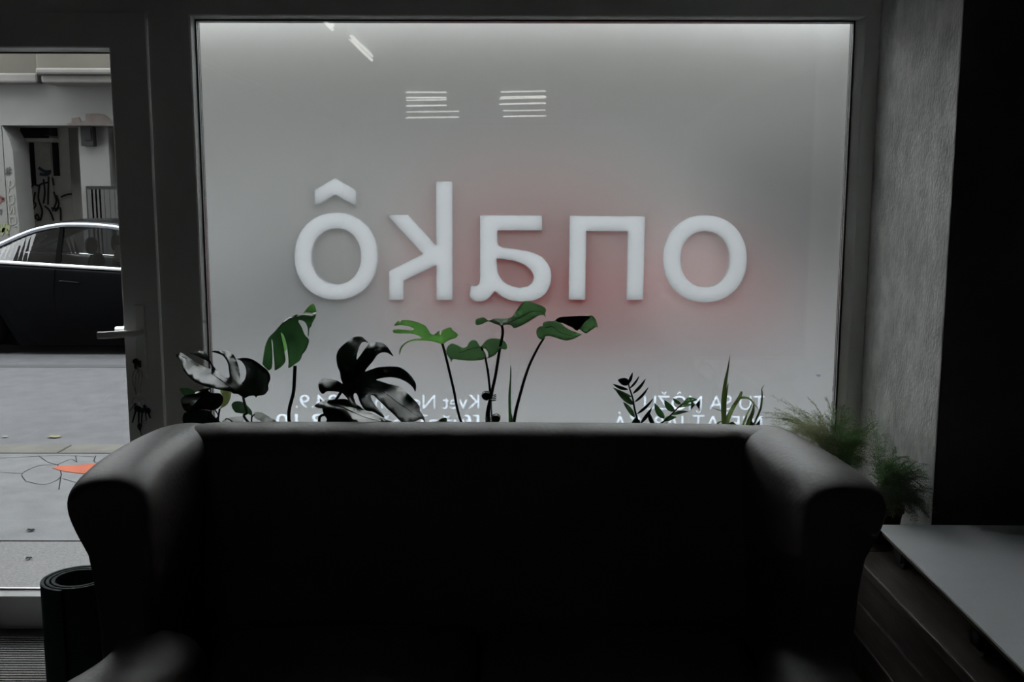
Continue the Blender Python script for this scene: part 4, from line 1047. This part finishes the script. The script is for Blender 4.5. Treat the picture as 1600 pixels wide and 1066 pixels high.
F = [(75, 465), (90, 425), (120, 403), (160, 415), (200, 435), (230, 425), (245, 395), (270, 378), (300, 385), (325, 425), (340, 415), (370, 380), (410, 365), (460, 370), (500, 385), (518, 410), (520, 440), (500, 447), (470, 440), (440, 480), (400, 503), (370, 512), (384, 498), (381, 465), (365, 442), (345, 443), (362, 470), (367, 495), (355, 513), (340, 522), (260, 528), (180, 522), (130, 515), (115, 542), (108, 515), (90, 490)]
leaf(F, R6, 3.24, [(75, 465, -0.02), (200, 430, 0.02), (270, 380, 0.03), (335, 425, 0.0), (420, 370, 0.03), (520, 420, -0.01), (250, 525, -0.03), (430, 480, -0.03), (115, 540, -0.04)], M_leaflt, mid, 'mid-green leaf with a small oval slit', ribs=[[(335, 425), (260, 440), (170, 470)]])
G = [(290, 250), (300, 225), (350, 212), (385, 235), (430, 222), (480, 222), (530, 220), (560, 205), (590, 160), (620, 120), (655, 93), (700, 105), (760, 125), (795, 145), (802, 165), (795, 190), (800, 215), (785, 198), (750, 200), (700, 230), (640, 265), (575, 292), (545, 268), (500, 268), (485, 280), (460, 270), (420, 255), (380, 243), (340, 262), (300, 270)]
leaf(G, R6, 3.23, [(290, 250, -0.04), (350, 215, -0.02), (400, 240, 0.02), (480, 222, 0.10), (530, 225, 0.10), (480, 275, -0.03), (655, 95, 0.02), (790, 150, 0.03), (640, 265, -0.03), (575, 290, -0.02), (600, 180, -0.02), (700, 180, 0.01)], M_leaflt, mid, 'highest green leaf touching the letters', ribs=[[(520, 262), (620, 210), (700, 170), (790, 175)]])
H = [(732, 330), (735, 300), (755, 280), (778, 278), (780, 255), (810, 242), (860, 240), (900, 215), (960, 208), (1040, 203), (1100, 203), (1135, 200), (1160, 225), (1172, 260), (1182, 300), (1170, 282), (1130, 305), (1090, 330), (1045, 300), (1000, 290), (950, 268), (905, 246), (930, 275), (975, 305), (1030, 325), (1060, 337), (1040, 350), (1000, 370), (950, 382), (900, 370), (840, 350), (800, 350), (790, 365), (770, 375), (745, 360)]
leaf(H, R6, 3.20, [(735, 310, -0.02), (780, 260, 0.02), (900, 215, 0.05), (1040, 203, 0.08), (1000, 250, -0.03), (1135, 200, -0.02), (1180, 290, -0.04), (1090, 330, -0.03), (950, 380, -0.04), (850, 300, 0.0), (1050, 335, -0.02)], M_leaflt, mid, 'green leaf folded to the right', ribs=[[(795, 290), (850, 280), (900, 320), (1000, 350)]])
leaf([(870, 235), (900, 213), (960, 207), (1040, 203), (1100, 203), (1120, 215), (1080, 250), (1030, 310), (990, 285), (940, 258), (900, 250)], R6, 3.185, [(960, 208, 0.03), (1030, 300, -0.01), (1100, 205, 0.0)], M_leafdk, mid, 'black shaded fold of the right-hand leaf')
stem([P(680+52/4.633, 450+405/4.633, 3.26), P(680+75/4.633, 450+490/4.633, 3.26), P(680+130/4.633, 450+720/4.633, 3.27), P(680+195/4.633, 450+990/4.633, 3.28), Vector((px2-0.04, 3.28, 0.6))], mid, 0.0044)
stem([P(752, 543, 3.23), P(758, 558, 3.24), P(763, 588, 3.25), P(766, 622, 3.26), P(765, 664, 3.27), Vector((px2-0.01, 3.28, 0.6))], mid, 0.0036)
stem([P(784, 508, 3.21), P(785.5, 521, 3.22), P(781, 545, 3.24), P(774, 588, 3.25), P(768, 616, 3.25), P(761, 664, 3.27), Vector((px2-0.02, 3.28, 0.6))], mid, 0.0042, r2=0.006)
stem([P(762.5, 576, 3.265), P(766.5, 616, 3.27), P(770, 664, 3.28), Vector((px2-0.0, 3.29, 0.6))], mid, 0.0028, M_stembr, 'stake')
stem([P(680+788/4.633, 450+362/4.633, 3.21), P(680+740/4.633, 450+440/4.633, 3.23), P(680+670/4.633, 450+590/4.633, 3.25), P(680+610/4.633, 450+790/4.633, 3.27), P(680+568/4.633, 450+990/4.633, 3.28), Vector((px2+0.02, 3.28, 0.6))], mid, 0.0034, r2=0.0062)
leaf([(545, 560), (552, 600), (550, 700), (548, 800), (552, 900), (575, 1010), (536, 1010), (530, 880), (530, 760), (540, 660)], R6, 3.24, [(545, 560, 0.0), (550, 900, 0.02), (545, 700, -0.01)], M_leafmd, mid, 'narrow furled new leaf standing upright')

def claw_clip(px, py, Y, sgn, label):
    c = P(px, py, Y); e = empty('hair_claw_clip', c, label, 'clip', 'claw clips holding the stems')
    bm = bmesh.new()
    for k in (-1, 1):
        path = [c+Vector((-sgn*0.014, k*0.008, 0.0)), c+Vector((-sgn*0.008, k*0.012, 0.006)), c+Vector((sgn*0.004, k*0.012, 0.007))]
        tube(bm, smooth_path(path, 4), [0.010, 0.013, 0.0145, 0.015, 0.015, 0.014, 0.012, 0.011, 0.009], 10)
    finish('jaw', bm, M_black, e, smooth=True)
    for dz_ in (-0.009, -0.003, 0.003, 0.009):
        bm = bmesh.new(); tube(bm, smooth_path([c+Vector((0, -0.008, dz_)), c+Vector((sgn*0.014, -0.010, dz_)), c+Vector((sgn*0.024, 0.0, dz_))], 3), 0.0021, 6)
        finish('tooth', bm, M_black, e, smooth=True)
claw_clip(763.5, 621, 3.225, 1, 'black hair claw clip, upper of the two on the crossing stems')
claw_clip(771, 656.5, 3.24, -1, 'black hair claw clip, lower of the two, just above the sofa back')

# pinnate succulent (two arching sprays)
def lens(base, tip, wd, reg, Y, parent, m, bend=0.0, dtip=0.0, name='leaflet', fold=0.3):
    b = Vector((base[0], base[1])); t = Vector((tip[0], tip[1])); d = t-b; L = d.length; n_ = Vector((-d.y, d.x))/max(L, 1e-6)
    bm = bmesh.new(); N = 9; rows = []
    ox, oy, sc = reg
    for i in range(N+1):
        s = i/N; wv = wd/2*(math.sin(math.pi*(s**0.8))**0.8 if 0 < s < 1 else 0.02)+0.3
        c = b+d*s+n_*bend*math.sin(math.pi*s)
        row = []
        for k in (-1, 0, 1):
            q = c+n_*wv*k
            row.append(bm.verts.new(P(ox+q.x/sc, oy+q.y/sc, Y+dtip*s+(-fold*wv/sc/470 if k else 0.0))))
        rows.append(row)
    for a, b2 in zip(rows, rows[1:]):
        for k in range(2): bm.faces.new((a[k], a[k+1], b2[k+1], b2[k]))
    return finish(name, bm, m, parent, smooth=True, solid=0.0012)
px3 = P(1000, 660, 3.2).x
zz = empty('zamioculcas', (px3, 3.2, ZL), 'small plant with two feathered sprays of thick dark leaflets on the window ledge', 'plant')
pot(zz, px3, 3.2, ZL, 0.075, 0.13, M_pot2)
def zp(x, y, Y): return P(930+x/4.848, 540+y/4.848, Y)
stem([Vector((px3-0.01, 3.2, 0.56)), zp(335, 640, 3.18), zp(318, 560, 3.17), zp(298, 480, 3.17), zp(284, 400, 3.17), zp(262, 330, 3.17), zp(250, 285, 3.17)], zz, 0.0042, M_stem, 'stem', 0.0022)
for b_, t_, w_, bd in (((250, 292), (283, 205), 22, 3), ((262, 325), (333, 233), 16, 6), ((285, 365), (381, 254), 22, 8), ((250, 335), (134, 292), 24, -6),
                       ((298, 430), (404, 316), 18, 8), ((278, 390), (135, 320), 28, -8), ((290, 450), (158, 340), 44, 0), ((300, 545), (212, 428), 34, 4), ((316, 520), (439, 404), 20, 8),
                       ((343, 592), (432, 468), 26, 4), ((446, 612), (405, 503), 32, -6), ((310, 640), (308, 545), 66, 0)):
    lens(b_, t_, w_, RZ, 3.17, zz, M_leafdk if w_ != 28 and w_ != 44 and w_ != 34 else M_leafmd, bd, random.uniform(-0.03, 0.03), fold=0.9)
lens((262, 285), (172, 262), 58, RZ, 3.165, zz, M_leafdk, 0, -0.02)
stem([Vector((px3+0.01, 3.2, 0.56)), zp(440, 640, 3.19), zp(475, 605, 3.19), zp(530, 568, 3.19), zp(580, 520, 3.19), zp(640, 460, 3.19), zp(690, 420, 3.19)], zz, 0.0036, M_stem, 'stem', 0.002)
for b_, t_, w_, bd, m_ in (((525, 555), (450, 438), 46, -8, M_leafmd), ((600, 500), (524, 415), 46, -8, M_leafmd), ((650, 445), (588, 400), 26, -4, M_leafmd), ((662, 445), (776, 412), 38, -16, M_leaflt),
                       ((580, 525), (706, 500), 24, -6, M_leafmd), ((520, 572), (617, 542), 36, -8, M_leafmd), ((475, 610), (560, 580), 10, 0, M_leafmd), ((545, 606), (614, 606), 24, 0, M_leaflt), ((640, 465), (748, 446), 20, -4, M_leaflt)):
    lens(b_, t_, w_, RZ, 3.19, zz, m_, bd, random.uniform(-0.03, 0.03), fold=0.9)

# strap-leaved plant
px4 = P(1142, 660, 3.2).x
yu = empty('strap_leaved_plant', (px4, 3.2, ZL), 'plant with narrow upright pointed blades left of the feathery ferns', 'plant')
pot(yu, px4, 3.2, ZL, 0.075, 0.13, M_pot)
M_blade = leaf_mat('blade_green', (0.05, 0.075, 0.035), (0.35, 0.45, 0.22), 0.55, 0.5)
M_blade2 = leaf_mat('pale_blade_green', (0.12, 0.16, 0.07), (0.52, 0.62, 0.36), 0.65, 0.5)
def blade(pts, wds, Y, parent, m=M_blade, dl=0.0):
    q = smooth_path([Vector((a, b, 0)) for a, b in pts], 7); n = len(q); bm = bmesh.new(); rows = []
    for i, c in enumerate(q):
        d = q[min(i+1, n-1)]-q[max(i-1, 0)]; d.normalize(); nn = Vector((-d.y, d.x, 0)); s = i/(n-1)
        j = s*(len(wds)-1); k = min(int(j), len(wds)-2); wv = (wds[k]+(wds[k+1]-wds[k])*(j-k))/2
        yy = Y+dl*s
        rows.append([bm.verts.new(zp(*(c+nn*wv*k2)[:2], yy+(0.0 if k2 else 0.12*wv/4.848/470*4))) for k2 in (-1, 0, 1)])
    for a, b in zip(rows, rows[1:]):
        for k in range(2): bm.faces.new((a[k], a[k+1], b[k+1], b[k]))
    return finish('blade', bm, m, parent, smooth=True, solid=0.0009)
blade([(978, 680), (975, 560), (970, 430), (985, 290), (1005, 180), (1022, 70)], [34, 36, 32, 26, 14, 1], 3.18, yu)
blade([(985, 600), (988, 430), (1000, 330), (1010, 286)], [14, 16, 12, 1], 3.20, yu)
blade([(985, 670), (1000, 570), (1045, 470), (1090, 400), (1110, 348)], [26, 34, 30, 26, 16], 3.17, yu, M_blade2)
blade([(1050, 450), (1085, 405), (1130, 395), (1170, 405), (1210, 450), (1245, 490)], [16, 16, 18, 14, 8, 2], 3.16, yu, M_blade2)
blade([(1095, 690), (1120, 600), (1160, 500), (1195, 430)], [16, 18, 12, 2], 3.20, yu, M_blade2)
blade([(1125, 700), (1165, 580), (1195, 500), (1205, 425)], [34, 36, 24, 3], 3.19, yu)
blade([(1165, 700), (1215, 570), (1255, 470), (1265, 370), (1262, 330), (1282, 298)], [12, 14, 16, 10, 6, 1], 3.18, yu)
blade([(960, 497), (920, 484), (878, 471)], [6, 5, 1], 3.18, yu)
blade([(950, 700), (920, 620), (935, 585), (975, 572)], [18, 16, 12, 6], 3.20, yu)
blade([(985, 680), (1010, 610), (1045, 590), (1090, 640)], [20, 22, 18, 4], 3.16, yu)
blade([(1020, 640), (1050, 600), (1075, 615), (1090, 660)], [10, 12, 8, 2], 3.15, yu, M_blade2)

# ------------------------------------------------------------------ feathery asparagus ferns
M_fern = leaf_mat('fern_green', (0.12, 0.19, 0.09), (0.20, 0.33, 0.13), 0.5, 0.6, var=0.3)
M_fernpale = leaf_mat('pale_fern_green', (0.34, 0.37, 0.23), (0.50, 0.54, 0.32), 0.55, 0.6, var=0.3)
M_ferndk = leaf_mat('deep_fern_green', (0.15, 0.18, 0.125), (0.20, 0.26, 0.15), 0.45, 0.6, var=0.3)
def frond(base, tip, rise, parent, m, rnd, br=24, blen=0.05, nl=0.0065, start=0.25, sparse=1.0):
    base, tip = Vector(base), Vector(tip); ctrl = base.lerp(tip, 0.35)+Vector((0, 0, rise))
    def bez(t): return base*(1-t)**2+ctrl*2*t*(1-t)+tip*t*t
    bm = bmesh.new(); N = 14
    tube(bm, [bez(i/N) for i in range(N+1)], [0.0013-0.0009*i/N for i in range(N+1)], 4)
    axis = (tip-base).normalized()
    side0 = axis.cross(Vector((0, 0, 1)))
    if side0.length < 0.1: side0 = Vector((1, 0, 0))
    side0.normalize()
    q0 = rnd.uniform(-0.8, 0.8)
    def needle(p, d, l):
        d = d.normalized(); s = d.cross(Vector((rnd.uniform(-1, 1), rnd.uniform(-1, 1), rnd.uniform(-1, 1))))
        if s.length < 1e-4: return
        s = s.normalized()*0.0007
        bm.faces.new((bm.verts.new(p-s), bm.verts.new(p+s), bm.verts.new(p+d*l)))
    for i in range(br):
        t = start+(1-start)*i/br; p = bez(t); d0 = (bez(min(1, t+0.02))-p).normalized()
        L = blen*(1-((t-start)/(1-start))**1.5)*rnd.uniform(0.7, 1.1)+0.008
        for sg in (-1, 1):
            if rnd.random() > sparse: continue
            sd = (side0*math.cos(q0)+Vector((0, 0, 1))*math.sin(q0))*sg
            dd = (sd*0.85+d0*0.55+Vector((rnd.uniform(-.15, .15), rnd.uniform(-.15, .15), rnd.uniform(-.15, .15)))).normalized()
            e = p+dd*L; s_ = d0.cross(dd).normalized()*0.0003
            bm.faces.new((bm.verts.new(p-s_), bm.verts.new(p+s_), bm.verts.new(e)))
            k = max(3, int(L/0.0050))
            for j in range(k):
                pp = p+dd*(L*(j+0.7)/k)
                for _ in range(2):
                    nd = (dd*0.5+d0*rnd.uniform(-0.9, 0.9)+Vector((rnd.uniform(-.6, .6), rnd.uniform(-.6, .6), rnd.uniform(-.6, .6))))
                    needle(pp, nd, nl*rnd.uniform(0.6, 1.1))
    return finish('frond', bm, m, parent)
rf = random.Random(21)
pf = P(1296, 660, 3.20)
fx = 1.03
fern1 = empty('asparagus_fern', (fx+0.03, 3.20, ZPD), 'pale feathery asparagus fern spreading over the sofa corner in front of the glass', 'plant')
pot(fern1, fx+0.05, 3.20, ZPD, 0.07, 0.12, M_pot)
b0 = Vector((fx+0.05, 3.20, ZPD+0.115))
for i in range(46):
    # tips over the visible area left and above of the pot
    k = i/46
    tx = rf.uniform(1195, 1345); ty = rf.uniform(632, 700); Yt = rf.uniform(3.05, 3.38)
    tp = P(tx, ty, Yt)
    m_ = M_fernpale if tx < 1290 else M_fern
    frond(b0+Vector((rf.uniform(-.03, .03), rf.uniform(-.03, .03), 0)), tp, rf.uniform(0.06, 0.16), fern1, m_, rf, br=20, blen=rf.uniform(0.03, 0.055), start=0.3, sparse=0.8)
for i in range(22):
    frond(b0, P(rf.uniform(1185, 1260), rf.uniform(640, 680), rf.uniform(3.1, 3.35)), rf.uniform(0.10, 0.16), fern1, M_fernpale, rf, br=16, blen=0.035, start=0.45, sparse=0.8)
for tx, ty in ((1203, 618), (1225, 628), (1262, 622), (1290, 622), (1304, 636), (1238, 640), (1215, 645)):
    frond(b0, P(tx, ty, 3.2), 0.12, fern1, M_fernpale, rf, br=10, blen=0.022, start=0.55, sparse=0.6, nl=0.009)
for i in range(22):
    tp = P(rf.uniform(1310, 1372), rf.uniform(655, 725), rf.uniform(2.95, 3.3))
    frond(b0+Vector((rf.uniform(-.03, .03), rf.uniform(-.03, .03), 0)), tp, rf.uniform(0.03, 0.10), fern1, M_fern, rf, br=22, blen=rf.uniform(0.035, 0.055), start=0.2)
fern2 = empty('asparagus_fern', (1.12, 2.93, ZPD), 'dark green drooping asparagus fern beside the pier above the low table', 'plant')
pot(fern2, 1.12, 2.92, ZPD, 0.062, 0.11, M_pot)
b1 = Vector((1.12, 2.92, ZPD+0.105))
for i in range(60):
    tx, ty = rf.uniform(1375, 1465), rf.uniform(715, 812)
    if ty > 700+(tx-1340)*0.9+40: tx = rf.uniform(1380, 1430)
    Yt = rf.uniform(2.72, 2.80) if tx > 1420 else rf.uniform(2.68, 3.0)
    tp = P(tx, ty, Yt)
    if tp.y > 2.80 and tp.x > 1.20: tp.x = 1.20
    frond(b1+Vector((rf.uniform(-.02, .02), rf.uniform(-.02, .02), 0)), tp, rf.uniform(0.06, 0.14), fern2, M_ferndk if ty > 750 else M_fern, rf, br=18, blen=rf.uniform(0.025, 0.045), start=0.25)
for i in range(34):
    tp = P(rf.uniform(1380, 1455), rf.uniform(765, 818), rf.uniform(2.755, 2.79))
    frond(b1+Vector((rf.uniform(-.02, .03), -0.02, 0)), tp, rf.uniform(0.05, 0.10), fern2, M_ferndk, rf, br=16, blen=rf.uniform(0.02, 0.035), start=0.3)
for (tx, ty, Yt) in ((1361, 640, 3.05), (1368, 672, 2.95), (1384, 678, 2.98), (1400, 700, 2.9), (1352, 650, 3.1), (1375, 700, 2.9), (1431, 722, 2.78)):
    frond(b1, P(tx, ty, Yt), 0.05, fern2, M_fern, rf, br=26, blen=0.042, start=0.35)
